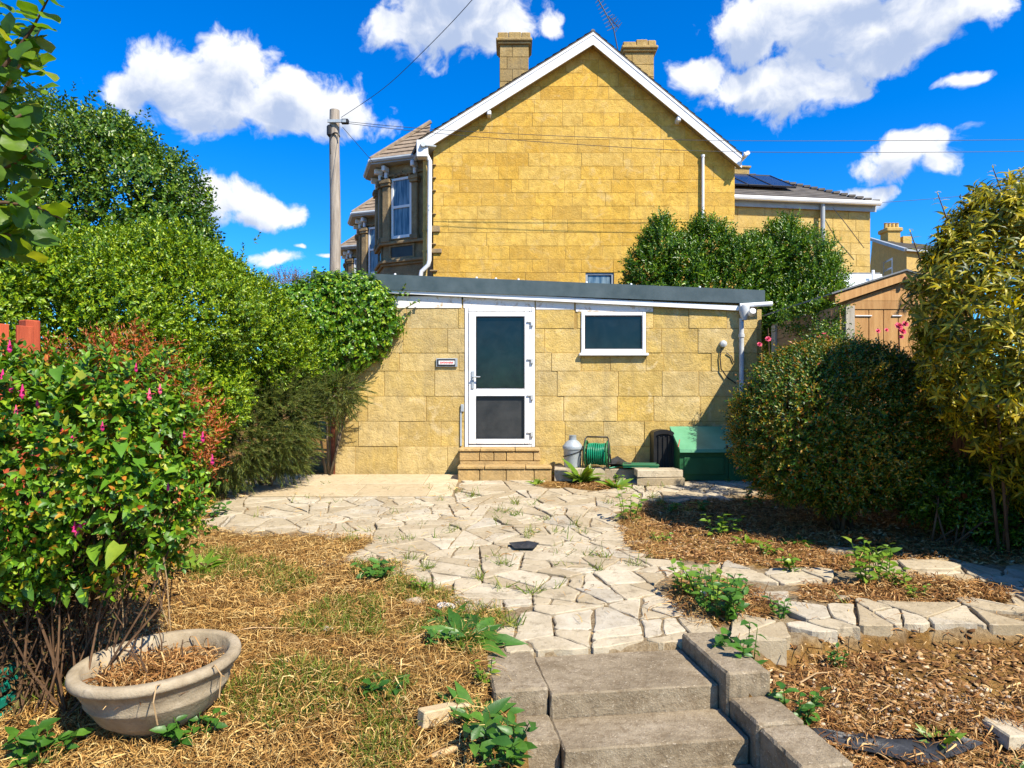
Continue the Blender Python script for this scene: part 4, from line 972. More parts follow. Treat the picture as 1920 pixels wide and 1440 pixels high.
def make_far_house():
    Y = 42; o = at(1690, 530, Y); t = thing('far_house', (o.x, Y, 3), 'distant small stone house with grey roof and blue sash window, far right', 'house')
    # gable side in shade on the left, long front to the right
    g = lambda px, py, dy=0: at(px, py, Y + dy)
    ca = g(1631, 560, 6); cb = g(1700, 560, 0); cc = g(1800, 560, 1.5)
    zE = at(1700, 470, Y).z; zR = at(1634, 432, 45).z
    m = MB(); A, B, C = Vector((ca.x, ca.y, 0)), Vector((cb.x, cb.y, 0)), Vector((cc.x, cc.y, 0)); back = C + (A - B)
    m.poly([A, B, C, back], (0, 0, zE)); mid = A; 
    m.add([A + Vector((0, 0, zE)), B + Vector((0, 0, zE)), A.lerp(B, .08) + Vector((0, 0, zR))], [(0, 1, 2)]); m.build('wall', M['far_stone'], t)
    m = MB(); rdA = A.lerp(B, .08) + Vector((0, 0, zR)); rdB = rdA + (C - B); lap_roof(m, B + Vector((-.2, -.2, zE)), C + Vector((.3, -.2, zE)), rdB, rdA + Vector((-.2, 0, 0)), 10, .05); rf = m.build('roof', M['slate'], t)
    m = MB(); m.tube([B + Vector((-.2, -.25, zE)), rdA + Vector((-.2, -.1, 0))], .13, 4); m.tube([B + Vector((-.2, -.25, zE)), C + Vector((.3, -.2, zE))], .1, 4); m.build('verge', M['fascia_grey'], t)
    # window on the shaded side
    e = (B - A).normalized(); wc = A.lerp(B, .52); nrm = Vector((e.y, -e.x, 0)); nrm = nrm if nrm.y < 0 else -nrm
    mt = Matrix(((e.x, nrm.x, 0, wc.x), (e.y, nrm.y, 0, wc.y), (0, 0, 1, 0), (0, 0, 0, 1))); z0 = at(1670, 519, 44).z; z1 = at(1670, 482, 44).z
    m = MB(); wd = .78
    for (p, q, r_, s_) in ((-wd, -wd + .16, z0, z1), (wd - .16, wd, z0, z1), (-wd + .16, wd - .16, z0, z0 + .12), (-wd + .16, wd - .16, z1 - .12, z1), (-wd + .16, wd - .16, (z0 + z1) / 2 - .06, (z0 + z1) / 2 + .06)): m.box(p, q, 0, .1, r_, s_, mt)
    w = m.build('window', M['white_paint'], t); m = MB(); m.box(-wd + .1, wd - .1, 0.01, .05, z0 + .06, z1 - .06, mt); m.build('pane', M['glass_curtain'], w)
    # chimney with pots
    c = rdA.lerp(rdB, .36); k = 42.0 / F; m = MB(); hw = 13 * k
    m.box(c.x - hw, c.x + hw, c.y - .5, c.y + .5, c.z - 1.2, c.z + .55); m.box(c.x - hw * 1.35, c.x + hw * 1.35, c.y - .6, c.y + .6, c.z + .55, c.z + .82, None, .05); ch = m.build('chimney', M['far_stone'], t)
    for i in range(4): 
        x = c.x - hw + .1 + i * hw * .62; MB().lathe([(.13, 0), (.11, .35), (.14, .4), (.10, .42)], (x, c.y, c.z + .82), 8).build('chimney_pot', M['far_stone'], ch)
    m = MB(); m.box(c.x + hw * 1.6, c.x + hw * 3, c.y - .4, c.y + .4, c.z - .9, c.z + .25); m.build('chimney', M['far_stone'], t)
make_far_house()

# glazed lean-to roof between the tree and the shed
def make_leanto():
    a, b = at(1562, 545, 13.6), at(1600, 552, 12.2); c, d = at(1690, 530, 13.4), at(1560, 517, 15.6)
    t = thing('glazed_lean_to', (c.x - .8, 14, 0), 'low pale lean-to roof with white glazing bars behind the shed', 'conservatory')
    x0, x1 = at(1520, 540, 13).x, at(1720, 540, 13).x + .8; y0, y1 = 12.9, 15.8; z0, z1 = at(1600, 543, 12.9).z, at(1600, 519, 15.8).z
    m = MB(); m.poly([(x0, y0, z0), (x1, y0, z0 - .1), (x1, y1, z1 - .1), (x0, y1, z1)], (0, 0, -.05)); m.build('roof_sheet', M['poly_roof'], t)
    for k in range(6):
        y = y0 + (y1 - y0) * k / 5; z = z0 + (z1 - z0) * k / 5; MB().box(x0, x1, y - .06, y + .06, z - .04, z + .05).build('glazing_bar', M['white_paint'], t)
    m = MB(); m.box(x0 + .1, x1, y0 + .15, y1, -.2, z0 - .12); m.build('wall', M['far_stone'], t)
    m = MB(); m.box(x0 + .2, x1, y1 + .02, y1 + .2, -.2, z1 + .1); m.build('upstand', M['felt'], t)
    p = at(1637, 520, 14.5); m = MB(); m.tube([p + Vector((0, 0, -.2)), p + Vector((0, 0, .15))], .03, 6); m.build('vent', M['white_paint'], t)
make_leanto()

# ------------------------------------------------------------------ shed, fences, pole and wires
def make_shed():
    YF = 8.3; k = YF / F; X = lambda px: (px - 960) * k; Z = lambda py: EYE - (py - HOR) * k
    t = thing('garden_shed', (X(1640), YF + 1, 0), 'orange-brown timber shed with felt roof, right of the stone outbuilding', 'shed')
    xl, xa, xr = X(1566) + .05, X(1693), X(1822); ze, za = Z(574), Z(532); yb = YF + 2.15; zt0 = Z(580)
    n = 9; w = (xr - xl) / n
    for i in range(n):
        x0, x1 = xl + i * w, xl + (i + 1) * w
        MB().box(x0 + .003, x1 - .003, YF, YF + .02, -.15, zt0 - .0, None, .004).build('board', M['shed_wood'], t)
    for i, (z0, z1) in enumerate(((zt0 + .002, zt0 + .10), (zt0 + .103, zt0 + .22), (zt0 + .223, zt0 + .34))):
        hw0 = max(0, (za + .02 - z0) / (za - ze)) * (xa - xl); hw1 = max(0, (za + .02 - z1) / (za - ze)) * (xa - xl)
        if hw0 <= .02: break
        poly = [(xa - min(hw0, xa - xl), YF - .008, z0), (xa + min(hw0, xa - xl), YF - .008, z0)] + ([(xa + hw1, YF - .008, z1), (xa - hw1, YF - .008, z1)] if hw1 > .01 else [(xa, YF - .008, za + .02)])
        m = MB(); m.poly(poly, (0, .025, 0)); m.build('gable_board', M['shed_wood'], t)
    for s_ in (-1, 1):
        e = Vector((xa + s_ * (xa - X(1562)), YF - .06, Z(571))); a = Vector((xa, YF - .06, Z(527)))
        m = MB(); m.poly([e, a, a + Vector((0, 0, .11)), e + Vector((0, 0, .11))], (0, .025, 0)); m.build('bargeboard', M['shed_wood'], t)
        m = MB(); m.poly([e + Vector((-.05 * -s_, -.02, .112)), a + Vector((0, -.02, .112)), a + Vector((0, yb - YF + .12, .112)), e + Vector((-.05 * -s_, yb - YF + .12, .112))], (0, 0, .02)); m.build('felt_roof', M['felt'], t)
    m = MB(); m.box(xa - .02, xa + .02, YF - .09, YF - .061, Z(531), Z(520), None, .005); m.build('apex_block', M['fence_wood'], t)
    z = -.15; i = 0
    while z < ze - .05:
        MB().box(xl, xl + .018, YF + .024, yb, z + .002, z + .118, Matrix.Translation((.006 * (i % 1), 0, 0)), .003).build('side_board', M['shed_side'], t); z += .12; i += 1
    MB().box(xl + .03, xr - .02, YF + .03, yb - .03, -.15, ze - .05).build('inner_lining', M['shed_side'], t)
    MB().box(xl - .03, xl + .0, YF + 1.95, YF + 2.1, -.1, ze - .02, None, .004).build('corner_post', M['grey_wood'], t)
    MB().box(X(1583), X(1600), YF - .04, YF - .005, -.1, Z(574), None, .004).build('pale_corner_board', M['grey_wood'], t)
    for px0, px1, py in ((1603, 1634, 592), (1672, 1690, 592)): MB().box(X(px0), X(px1), YF - .014, YF - .002, Z(py + 1), Z(py - 1)).build('paint_mark', M['white_paint'], t)
make_shed()

def fence(name, label, A, B, h, mat, bw=.14, post=True, rails=True, sub=2.0, gap_=.004):
    A, B = Vector(A), Vector(B); t = thing(name, A, label, 'fence'); e = (B - A); e.z = 0; L = e.length; e.normalize(); n = Vector((e.y, -e.x, 0))
    z0 = lambda s: float(H(A.x + e.x * s, A.y + e.y * s)) if A.y < 10 else 0.0
    mt = lambda s: Matrix(((e.x, n.x, 0, A.x + e.x * s), (e.y, n.y, 0, A.y + e.y * s), (0, 0, 1, A.z), (0, 0, 0, 1)))
    s_ = 0; r = random.Random(3)
    while s_ < L - .02:
        w = min(bw * r.uniform(.95, 1.05), L - s_); MB().box(.004, w - gap_, -.01, .01, -.1, h + r.uniform(-.012, .012), mt(s_), .004).build('board', M[mat], t); s_ += w
    for z in (.3, h - .25): MB().box(0, L, .012, .05, z, z + .07, mt(0), .004).build('rail', M[mat], t)
    p = 0
    while p <= L + .01: MB().box(-.05, .05, .012 if not post else -.055, .11 if not post else .045, -.2, h + .05, mt(p + .0) @ Matrix.Translation((0, .0 if not post else .06, 0)), .008).build('post', M[mat], t); p += sub
    return t
f1 = at(73, 745, 5.0)
fence('red_fence', 'rust-red painted timber fence at the left edge above the fuchsia', (-3.46, 5.02, -.36), (-4.35, 3.2, -.40), 2.02, 'red_fence', .17, True, sub=1.95, gap_=.045)
fence('board_fence', 'brown vertical board fence in shade behind the right shrubs', (4.75, 8.25, -.15), (4.95, 2.8, -.5), 1.62, 'fence_wood', .15, False)

def make_pole():
    b = at(628, 745, 15.0); b.z = -.2; t = thing('telegraph_pole', b, 'tall grey wooden telegraph pole left of the house', 'pole')
    top = at(628, 207, 15.0); m = MB(); N = 12
    m.tube([b.lerp(top, i / N) + Vector((.012 * math.sin(i), 0, 0)) for i in range(N + 1)], [.135 - .03 * i / N for i in range(N + 1)], 14); m.build('shaft', M['pole_wood'], t, smooth=R(40))
    p = at(628, 227, 14.86); m = MB(); m.box(p.x - .16, p.x + .24, p.y - .02, p.y + .02, p.z - .03, p.z + .03); m.build('bracket', M['galv'], t)
    m = MB(); p = at(646, 228, 14.9); m.box(p.x - .07, p.x + .09, p.y - .05, p.y + .05, p.z - .05, p.z + .05, None, .015); m.build('insulator', M['black_metal'], t)
    m = MB(); p = at(618, 246, 14.95); m.box(p.x - .05, p.x + .05, p.y - .08, p.y + .08, p.z - .12, p.z + .12, None, .03); m.tube([p + Vector((.0, 0, -.1)), p + Vector((.03, -.05, -.5))], .012, 5); m.build('terminal_box', M['black_metal'], t)
    m = MB(); p = at(629, 257, 14.87); m.tube([p + Vector((.09 * math.cos(a), .0, .09 * math.sin(a))) for a in [i * .35 for i in range(10)]], .018, 5); m.build('step_iron', M['black_metal'], t)
    def wire(pts, label, r=.006, n=8):
        P = [Vector(p) for p in pts]; q = []
        for i in range(len(P) - 1):
            p0, p1, p2, p3 = P[max(0, i - 1)], P[i], P[i + 1], P[min(len(P) - 1, i + 2)]
            for k in range(n):
                u = k / n; q.append(.5 * ((2 * p1) + (p2 - p0) * u + (2 * p0 - 5 * p1 + 4 * p2 - p3) * u * u + (3 * p1 - p0 - 3 * p2 + p3) * u ** 3))
        q.append(P[-1]); o = MB().tube(q, r, 5).build('overhead_wire', M['wire'], None, P[0]); tag(o, label, 'wire', 'overhead wires')
    wire([at(648, 228, 14.9), at(820, 243, 14.9), at(1100, 257, 14.95), at(1400, 264, 15), at(1920, 262, 15), at(2300, 255, 15.2)], 'upper of the two wires crossing before the gable to the right')
    wire([at(648, 231, 14.9), at(820, 250, 14.9), at(1100, 272, 14.95), at(1400, 285, 15), at(1920, 284, 15), at(2300, 276, 15.2)], 'lower of the two wires crossing before the gable to the right')
    wire([at(640, 220, 14.9), at(720, 165, 13), at(800, 90, 11.4), at(885, 0, 10), at(980, -120, 8.6)], 'wire rising from the telegraph pole across the top cloud', .0055)
    wire([at(642, 238, 14.9), at(668, 268, 15.6), at(700, 305, 16.4)], 'short wire dropping from the pole to the bay eaves')
    wire([at(1634, 381, 18.4), at(1780, 370, 19), at(1920, 354, 20), at(2100, 330, 21)], 'wire leaving the eaves corner of the rear wing')
make_pole()

# ------------------------------------------------------------------ things along the wall
def make_wall_things():
    r = random.Random(12)
    def slab(x0, x1, y0, y1, z0, z1, rot, label, grp='loose stone slabs by the wall'):
        c = Vector(((x0 + x1) / 2, (y0 + y1) / 2, z0)); m = MB(); mt = Matrix.Translation(c) @ Matrix.Rotation(R(rot), 4, 'Z') @ Matrix.Rotation(R(r.uniform(-1, 1)), 4, 'X')
        hx, hy = (x1 - x0) / 2, (y1 - y0) / 2
        pts = [(-hx, -hy * .9), (-hx * .2, -hy), (hx, -hy * .85), (hx * .95, hy), (-hx * .9, hy * .95)]
        me = prism_mesh('stone_slab', pts, z1 - z0, .008, lambda u, v, w: (mt.to_3x3() @ Vector((u, v, z1 - z0 - w)))); tag(link('stone_slab', me, M['flag'], None, c), label, 'slab', grp)
    slab(.60, 1.32, 9.84, 10.38, -.04, .135, 1, 'flat stone slab under the grey metal bin and hose reel')
    slab(1.33, 2.02, 9.9, 10.38, -.04, .125, -2, 'flat stone slab right of the hose reel under black sheeting')
    slab(1.72, 2.36, 9.42, 9.80, -.05, .055, -4, 'lower slab of the two stacked before the green box')
    slab(1.70, 2.33, 9.44, 9.84, .062, .155, 3, 'upper slab of the two stacked before the green box')
    # galvanised bin with a funnel lid
    c = Vector((.885, 10.12, .137)); t = thing('metal_bin', c, 'grey galvanised bin with funnel-shaped lid beside the hose reel', 'bin')
    MB().lathe([(.0, .002), (.120, 0), (.126, .02), (.134, .27), (.140, .28), (.134, .285), (.0, .285)], c, 28).build('body', M['galv'], t, smooth=R(35))
    MB().lathe([(.146, .26), (.150, .295), (.143, .31), (.085, .375), (.058, .39), (.052, .45), (.057, .46), (.045, .462), (.0, .455)], c, 28).build('lid', M['galv'], t, smooth=R(35))
    m = MB(); m.tube([c + Vector((.142 * math.cos(a), .142 * math.sin(a), .20 + .05 * math.cos(a))) for a in [R(180 + k * 15) for k in range(13)]], .007, 6); m.build('carry_handle', M['black_metal'], t)
    # hose reel
    c = Vector((1.235, 10.06, .13)); t = thing('hose_reel', c, 'green garden hose wound on a dark reel stand beside the stone wall', 'hose reel')
    mt = Matrix.Translation(c + Vector((0, 0, .20))) @ Matrix.Rotation(R(-16), 4, 'Z'); ax = lambda x, a, rr: mt @ Vector((x, rr * math.cos(a), rr * math.sin(a)))
    for x in (-.155, .155):
        m = MB(); n = 28; m.tube([ax(x, 2 * math.pi * k / n, .185) for k in range(n + 1)], .014, 6, False)
        for k in range(5): m.tube([ax(x, k * 1.257, .03), ax(x, k * 1.257, .18)], .010, 5)
        m.build('flange', M['green_box'], t, smooth=True)
    m = MB(); m.tube([ax(-.16, 0, 0), ax(.16, 0, 0)], .05, 12); m.build('drum', M['green_box'], t)
    m = MB()
    for lay, rr in ((0, .10), (1, .125), (2, .15)):
        k = 11 - lay
        for i in range(k):
            x = -.13 + .26 * (i + .5) / k; q = [ax(x + .004 * math.sin(a * 1.0 + i), a, rr + .004 * math.sin(3 * a + i)) for a in [2 * math.pi * j / 24 for j in range(25)]]; m.tube(q, .0125, 6, False)
    m.tube([ax(.12, 4.4, .15), ax(.2, 4.3, .21), c + Vector((.32, -.05, .03)), c + Vector((.5, .02, .02)), c + Vector((.62, -.06, .02))], .0115, 6); m.build('hose', M['hose'], t, smooth=True)
    m = MB()
    for x in (-.185, .185): m.tube([mt @ Vector((x, -.15, -.2)), mt @ Vector((x, -.11, .06)), mt @ Vector((x * .9, -.03, .22)), mt @ Vector((x * .8, 0, .245))], .011, 6); m.tube([mt @ Vector((x, .15, -.2)), mt @ Vector((x, .02, .0))], .011, 6)
    m.tube([mt @ Vector((-.15, 0, .245)), mt @ Vector((.15, 0, .245))], .012, 6); m.tube([mt @ Vector((-.185, -.15, -.19)), mt @ Vector((.185, -.15, -.19))], .011, 6)
    m.build('stand', M['black_metal'], t, smooth=True)
    # black arched composter
    c = Vector((2.225, 10.18, .02)); t = thing('compost_bin', c, 'black plastic bin with arched top, left of the green box', 'bin')
    def arch(hw, z0, z1, n=8): return [(-hw, z0), (hw, z0)] + [(hw * math.cos(a), z1 - hw * .34 + hw * .34 * math.sin(a)) for a in [math.pi * k / n for k in range(n + 1)]]
    m = MB(); m.poly([c + Vector((u, .0, v)) for u, v in arch(.150, 0, .655)], (0, .26, 0)); m.build('body', M['black_plastic'], t)
    o = arch(.150, 0, .655); i_ = arch(.120, .03, .595); m = MB(); n = len(o)
    m.add([c + Vector((u, -.03, v)) for u, v in o] + [c + Vector((u, -.03, v)) for u, v in i_] + [c + Vector((u, -.002, v)) for u, v in o] + [c + Vector((u, -.002, v)) for u, v in i_],
          [f for k in range(n) for f in ((k, (k + 1) % n, n + (k + 1) % n, n + k), (k, 2 * n + k, 2 * n + (k + 1) % n, (k + 1) % n), (n + k, n + (k + 1) % n, 3 * n + (k + 1) % n, 3 * n + k))]); m.build('rim', M['black_plastic'], t)
    for x in (-.07, .0, .07): MB().box(c.x + x - .012, c.x + x + .012, c.y - .02, c.y - .002, c.z + .04, c.z + .56, None, .004).build('rib', M['black_plastic'], t)
    # green storage box with sloping lid
    c = Vector((2.92, 9.98, .0)); t = thing('storage_box', c, 'green plastic storage box with sloping lid against the wall', 'box')
    x0, x1 = 2.37, 3.55
    for xa, xb in ((x0, 3.055), (3.063, x1)):
        m = MB(); m.poly([(xa, 9.80, -.02), (xa, 9.80, .38), (xa, 10.36, .64), (xa, 10.36, -.02)], (xb - xa, 0, 0)); m.build('base', M['green_box'], t)
        m = MB(); m.poly([(xa - .01, 9.74, .375), (xa - .01, 9.75, .42), (xa - .01, 10.385, .715), (xa - .01, 10.385, .665)], (xb - xa + .012, 0, 0)); m.build('lid', M['green_lid'], t)
        m = MB(); m.box(xa + .06, xb - .06, 9.785, 9.803, .06, .30, None, .006); m.build('front_panel', M['green_box'], t)
    m = MB(); m.tube([(3.02, 9.735, .435), (3.02, 9.735, .475)], .018, 8); m.build('knob', M['black_metal'], t)
    m = MB(); m.tube([(2.38, 9.84, .55), (2.35, 9.80, .45)], .006, 5); m.build('cord', M['red_ink'], t)
    # green tray on the slabs, black sheet, T-shaped scraper
    c = Vector((1.83, 9.92, .16)); t = thing('green_tray', c, 'flat green plastic tray lying before the black bin', 'tray')
    m = MB(); m.poly([c + Vector((u, v, .0)) for u, v in ((-.26, -.12), (.24, -.14), (.26, .12), (-.22, .14))], (0, 0, .022)); m.build('base', M['hose'], t)
    m = MB(); P = [c + Vector((u, v, .03)) for u, v in ((-.26, -.12), (.24, -.14), (.26, .12), (-.22, .14), (-.26, -.12))]; m.tube(P, .014, 6); m.build('rim', M['green_box'], t)
    def rag(name, pts, lab, mat='sheet_black', cat='sheet', amp=.03, seed=1):
        rr = random.Random(seed); P = [Vector(p) for p in pts]; c = sum(P, Vector()) / len(P); m = MB(); n = len(P); rings = 4; vs = [c + Vector((0, 0, amp))]
        for k in range(1, rings + 1):
            for p in P:
                q = c.lerp(p, k / rings); vs.append(q + Vector((rr.uniform(-.015, .015), rr.uniform(-.015, .015), rr.uniform(0, amp))))
        fs = [(0, 1 + j, 1 + (j + 1) % n) for j in range(n)]
        for k in range(rings - 1):
            for j in range(n): a, b = 1 + k * n + j, 1 + k * n + (j + 1) % n; fs.append((a, a + n, b + n, b))
        off = len(vs); vs2 = [v - Vector((0, 0, .004)) for v in vs]; fs2 = [tuple(i + off for i in f[::-1]) for f in fs]
        m.add(vs + vs2, fs + fs2); tag(m.build(name, M[mat], None, c, smooth=True), lab, cat)
    rag('plastic_sheet', [(1.36, 9.95, .13), (1.55, 9.92, .13), (1.78, 10.02, .13), (1.74, 10.2, .15), (1.55, 10.26, .22), (1.38, 10.2, .15)], 'crumpled black plastic sheet on the slabs right of the hose reel', seed=2, amp=.07)
    g = lambda px, py, dz=.012: onG(gnd(px, py), dz)
    rag('plastic_sheet', [g(955, 1024, .03), g(990, 1021, .03), g(1008, 1026, .03), g(1000, 1034, .03), g(962, 1034, .03)], 'small torn black plastic scrap lying on the crazy paving', seed=3, amp=.035)
    P = [(1500, 1310), (1570, 1318), (1640, 1330), (1700, 1335), (1790, 1330), (1850, 1338), (1800, 1360), (1730, 1368), (1650, 1360), (1580, 1345), (1520, 1330)]
    rag('plastic_sheet', [g(px, py + 18, .02) for px, py in P], 'torn black weed membrane strip showing through the chippings, lower right', seed=4, amp=.035)
    c = gnd(1148, 893); c.z = .02; t = thing('boot_scraper', c, 'small dark T-shaped metal scraper standing in the weeds before the slabs', 'scraper')
    m = MB(); m.tube([c, c + Vector((0, 0, .13))], .01, 6); m.build('upright', M['black_metal'], t); m = MB(); m.box(c.x - .2, c.x + .2, c.y - .01, c.y + .01, c.z + .13, c.z + .15); m.build('blade', M['black_metal'], t)
make_wall_things()

# ------------------------------------------------------------------ planter, crate, stones, timber
def rock(c, r, label, mat, seed, cat='stone', sq=(1, .8, .6)):
    import bmesh
    bm = bmesh.new(); bmesh.ops.create_icosphere(bm, subdivisions=3, radius=r); rr = random.Random(seed); k = [Vector((rr.gauss(0, 1), rr.gauss(0, 1), rr.gauss(0, 1))) for _ in range(6)]
    for v in bm.verts:
        d = v.co.normalized(); s_ = 1 + sum(.09 * math.sin(d.dot(q) * 2.2 + i) for i, q in enumerate(k)); v.co = Vector((d.x * sq[0], d.y * sq[1], d.z * sq[2])) * r * s_
    me = bpy.data.meshes.new('rock'); bm.to_mesh(me); bm.free(); me.shade_smooth()
    tag(link('stone', me, M[mat], None, Vector(c) + Vector((0, 0, r * sq[2] * .55))), label, cat)
def make_front_things():
    c = at(303, 745, 3.60); c.z = -.525; t = thing('planter_bowl', c, 'wide weathered stone bowl planter full of dead straw, lower left', 'planter')
    h = .335; Rr = .39
    prof = [(.0, .0), (.16, .0), (.20, .015), (.285, .085), (.330, .165), (.342, .178), (.338, .19), (.366, .245), (.384, .285), (Rr + .012, .29), (Rr + .016, .305), (Rr + .012, h - .006), (Rr, h), (Rr - .035, h), (Rr - .045, h - .008), (Rr - .058, h - .07), (Rr - .09, h - .15)]
    MB().lathe(prof, c, 64, .006).build('bowl', M['planter'], t, smooth=True)
    t.rotation_euler = (R(1.5), R(-3.0), 0)
    m = MB(); rr = random.Random(2); n = 28; vs = [c + Vector((0, 0, h - .075))]
    for k in range(1, 7):
        for j in range(n): a = 2 * math.pi * j / n; q = (Rr - .085) * k / 6; vs.append(c + Vector((q * math.cos(a), q * math.sin(a), h - .08 - .035 * (k / 6) ** 3 + rr.uniform(-.012, .012))))
    fs = [(0, 1 + j, 1 + (j + 1) % n) for j in range(n)] + [(1 + k * n + j, 1 + (k + 1) * n + j, 1 + (k + 1) * n + (j + 1) % n, 1 + k * n + (j + 1) % n) for k in range(5) for j in range(n)]
    m.add(vs, fs); m.build('soil', bpy.data.materials['soil'], t, smooth=True)
    rng = np.random.default_rng(4); N = 900; a = rng.uniform(0, 6.28, N); q = np.sqrt(rng.random(N)) * (Rr - .10)
    P = np.stack([c.x + q * np.cos(a), c.y + q * np.sin(a), np.full(N, c.z + h - .085) + rng.uniform(-.01, .02, N)], 1)
    tag(link('dead_straw', straw_mesh(P, rng, (.06, .17), (.003, .007), .03, np.array(c)), M['straw_red'], t), kind='stuff')
    m = MB()
    for k in range(7):
        s0 = c + Vector((rr.uniform(-.25, .1), rr.uniform(-.2, .2), h - .06)); m.tube([s0, s0 + Vector((rr.uniform(-.03, .03), 0, .07)), s0 + Vector((rr.uniform(-.08, .08), rr.uniform(-.05, .05), rr.uniform(.10, .2)))], [.005, .004, .002], 5)
    m.build('dead_stem', M['stem'], t)
    m = MB(); m.tube([c + Vector((.33, -.16, h - .03)), c + Vector((.38, -.19, h + .012)), c + Vector((.415, -.205, h - .03)), c + Vector((.40, -.21, h - .14))], .004, 5); m.tube([c + Vector((.18, -.30, h - .02)), c + Vector((.2, -.40, h + .012)), c + Vector((.2, -.435, h - .05)), c + Vector((.205, -.42, h - .16))], .0035, 5); m.build('trailing_root', M['pale_stem'], t)
    # crate
    c = Vector((-2.85, 3.56, float(H(-2.85, 3.56)))); t = thing('plastic_crate', c, 'dark green plastic crate at the bottom left edge under the bush', 'crate')
    for i in range(4):
        m = MB(); z = c.z + .015 + i * .075; m.box(c.x - .24, c.x + .24, c.y - .17, c.y - .15, z, z + .05, None, .006); m.box(c.x + .22, c.x + .24, c.y - .148, c.y + .17, z, z + .05, None, .006); m.build('slat', M['crate_green'], t)
    for x in (-.23, .205, ): MB().box(c.x + x, c.x + x + .03, c.y - .145, c.y - .12, c.z, c.z + .30).build('corner', M['crate_green'], t)
    MB().box(c.x - .22, c.x + .215, c.y - .115, c.y + .16, c.z + .01, c.z + .03).build('floor_panel', M['crate_green'], t)
    g = lambda px, py: onG(gnd(px, py))
    rock(g(835, 1141), .060, 'white stone at the paving edge beside the broad-leaved weed', 'white_rock', 1, sq=(1.1, .7, .5)); rock(g(776, 1128), .062, 'buff stone on the dry lawn left of the white stone', 'planter', 2, sq=(1.15, .8, .5))
    rock(g(615, 1174), .042, 'small flat pale stone in the middle of the dry lawn', 'white_rock', 3, sq=(1.2, .8, .35)); rock(g(1684, 1424), .036, 'white pebble near the bottom edge in the right bed', 'white_rock', 4, sq=(1.2, .9, .7))
    rock(g(1782, 1436), .034, 'orange pebble at the bottom edge in the right bed', 'orange_rock', 5); rock(g(1318, 1122), .038, 'white rounded stone half hidden in the weeds above the right kerb', 'white_rock', 6, sq=(.8, .7, 1.2))
    rock(g(1196, 897), .045, 'white stone tucked against the stacked slabs', 'white_rock', 7); rock(g(1772, 1091), .06, 'reddish stone on the edge of the small bed by the right path', 'step_stone', 8, sq=(1.2, .8, .5))
    rock(g(1580, 1120), .05, 'grey rounded stone on the right path edge', 'planter', 9, sq=(1.2, .8, .5)); rock(g(1160, 908), .04, 'white stone lying on the paving before the green tray', 'white_rock', 10, sq=(1.3, .9, .3))
    c = g(828, 1352); mt = Matrix.Translation(c + Vector((0, 0, .0))) @ Matrix.Rotation(R(38), 4, 'Z') @ Matrix.Rotation(R(6), 4, 'Y')
    tag(MB().box(-.13, .15, -.035, .035, -.01, .075, mt, .006).build('timber_offcut', M['tan_wood'], None, c), 'short pale timber offcut under the broad-leaved weed by the steps', 'wood')
    m = MB(); c = g(830, 1428); m.tube([c + Vector((-.08, 0, .02)), c + Vector((0, .02, .045)), c + Vector((.10, .10, .04)), c + Vector((.16, .18, .03))], [.016, .02, .014, .006], 6); tag(m.build('dead_branch', M['pale_stem'], None, c, smooth=True), 'pale dead branch on the straw at the bottom edge left of the steps', 'branch')
    for i, (a, b, l) in enumerate((((1500, 1245), (1560, 1228), 'thin bare twig below the right path edge'), ((390, 1195), (560, 1180), 'long thin twig on the dry lawn right of the planter'), ((760, 1215), (830, 1190), 'pale straw stalk leaning by the broad-leaved weed'))):
        p, q = g(*a), g(*b); tag(MB().tube([p + Vector((0, 0, .02)), p.lerp(q, .5) + Vector((0, 0, .05)), q + Vector((0, 0, .03))], [.006, .005, .003], 5).build('twig', M['pale_stem'], None, p), l, 'twig')
    # far right fallen slab pieces in the bed
    for i, (px, py, s_, rz, l) in enumerate(((1905, 1330, .20, 20, 'tilted stone slab at the right edge of the chippings bed'), (1740, 1062, .30, 5, 'dark flat stone in the shade right of the big bush'), (1580, 1030, .16, -10, 'small flat stone in the shade under the round bush'))):
        c = g(px, py); pts = [(-s_, -s_ * .5), (s_ * .3, -s_ * .6), (s_, -s_ * .1), (s_ * .7, s_ * .5), (-s_ * .6, s_ * .5)]; mt = Matrix.Rotation(R(rz), 3, 'Z') @ Matrix.Rotation(R(7 if i == 0 else 1), 3, 'Y')
        me = prism_mesh('stone_slab', pts, .07, .008, lambda u, v, w: mt @ Vector((u, v, .035 - w))); tag(link('stone_slab', me, M['flag'], None, c), l, 'slab')

# ------------------------------------------------------------------ straw, grass, chippings (stuff)
t = NT('straw_red'); M['straw_red'] = t.finish(t.principled(t.ramp(t.irand(), [(0, (.085, .034, .010)), (.35, (.22, .095, .026)), (.7, (.37, .185, .055)), (1, (.56, .37, .16))]), .8, None, spec=.2))
t = NT('straw'); M['straw'] = t.finish(t.principled(t.ramp(t.irand(), [(0, (.10, .044, .011)), (.25, (.25, .122, .030)), (.55, (.43, .240, .066)), (.85, (.57, .37, .125)), (1, (.66, .49, .21))]), .8, None, spec=.2))
t = NT('chip'); M['chip'] = t.finish(t.principled(t.ramp(t.irand(), [(0, (.10, .045, .016)), (.4, (.24, .12, .042)), (.7, (.36, .20, .080)), (.93, (.48, .32, .15)), (1, (.64, .52, .34))]), .85, None, spec=.15))
t = NT('pebbles'); M['pebble'] = t.finish(t.principled(t.ramp(t.irand(), [(0, (.24, .15, .08)), (.5, (.42, .30, .18)), (1, (.62, .51, .36))]), .85, t.bump(t.noise(60), .4, .01), spec=.2))
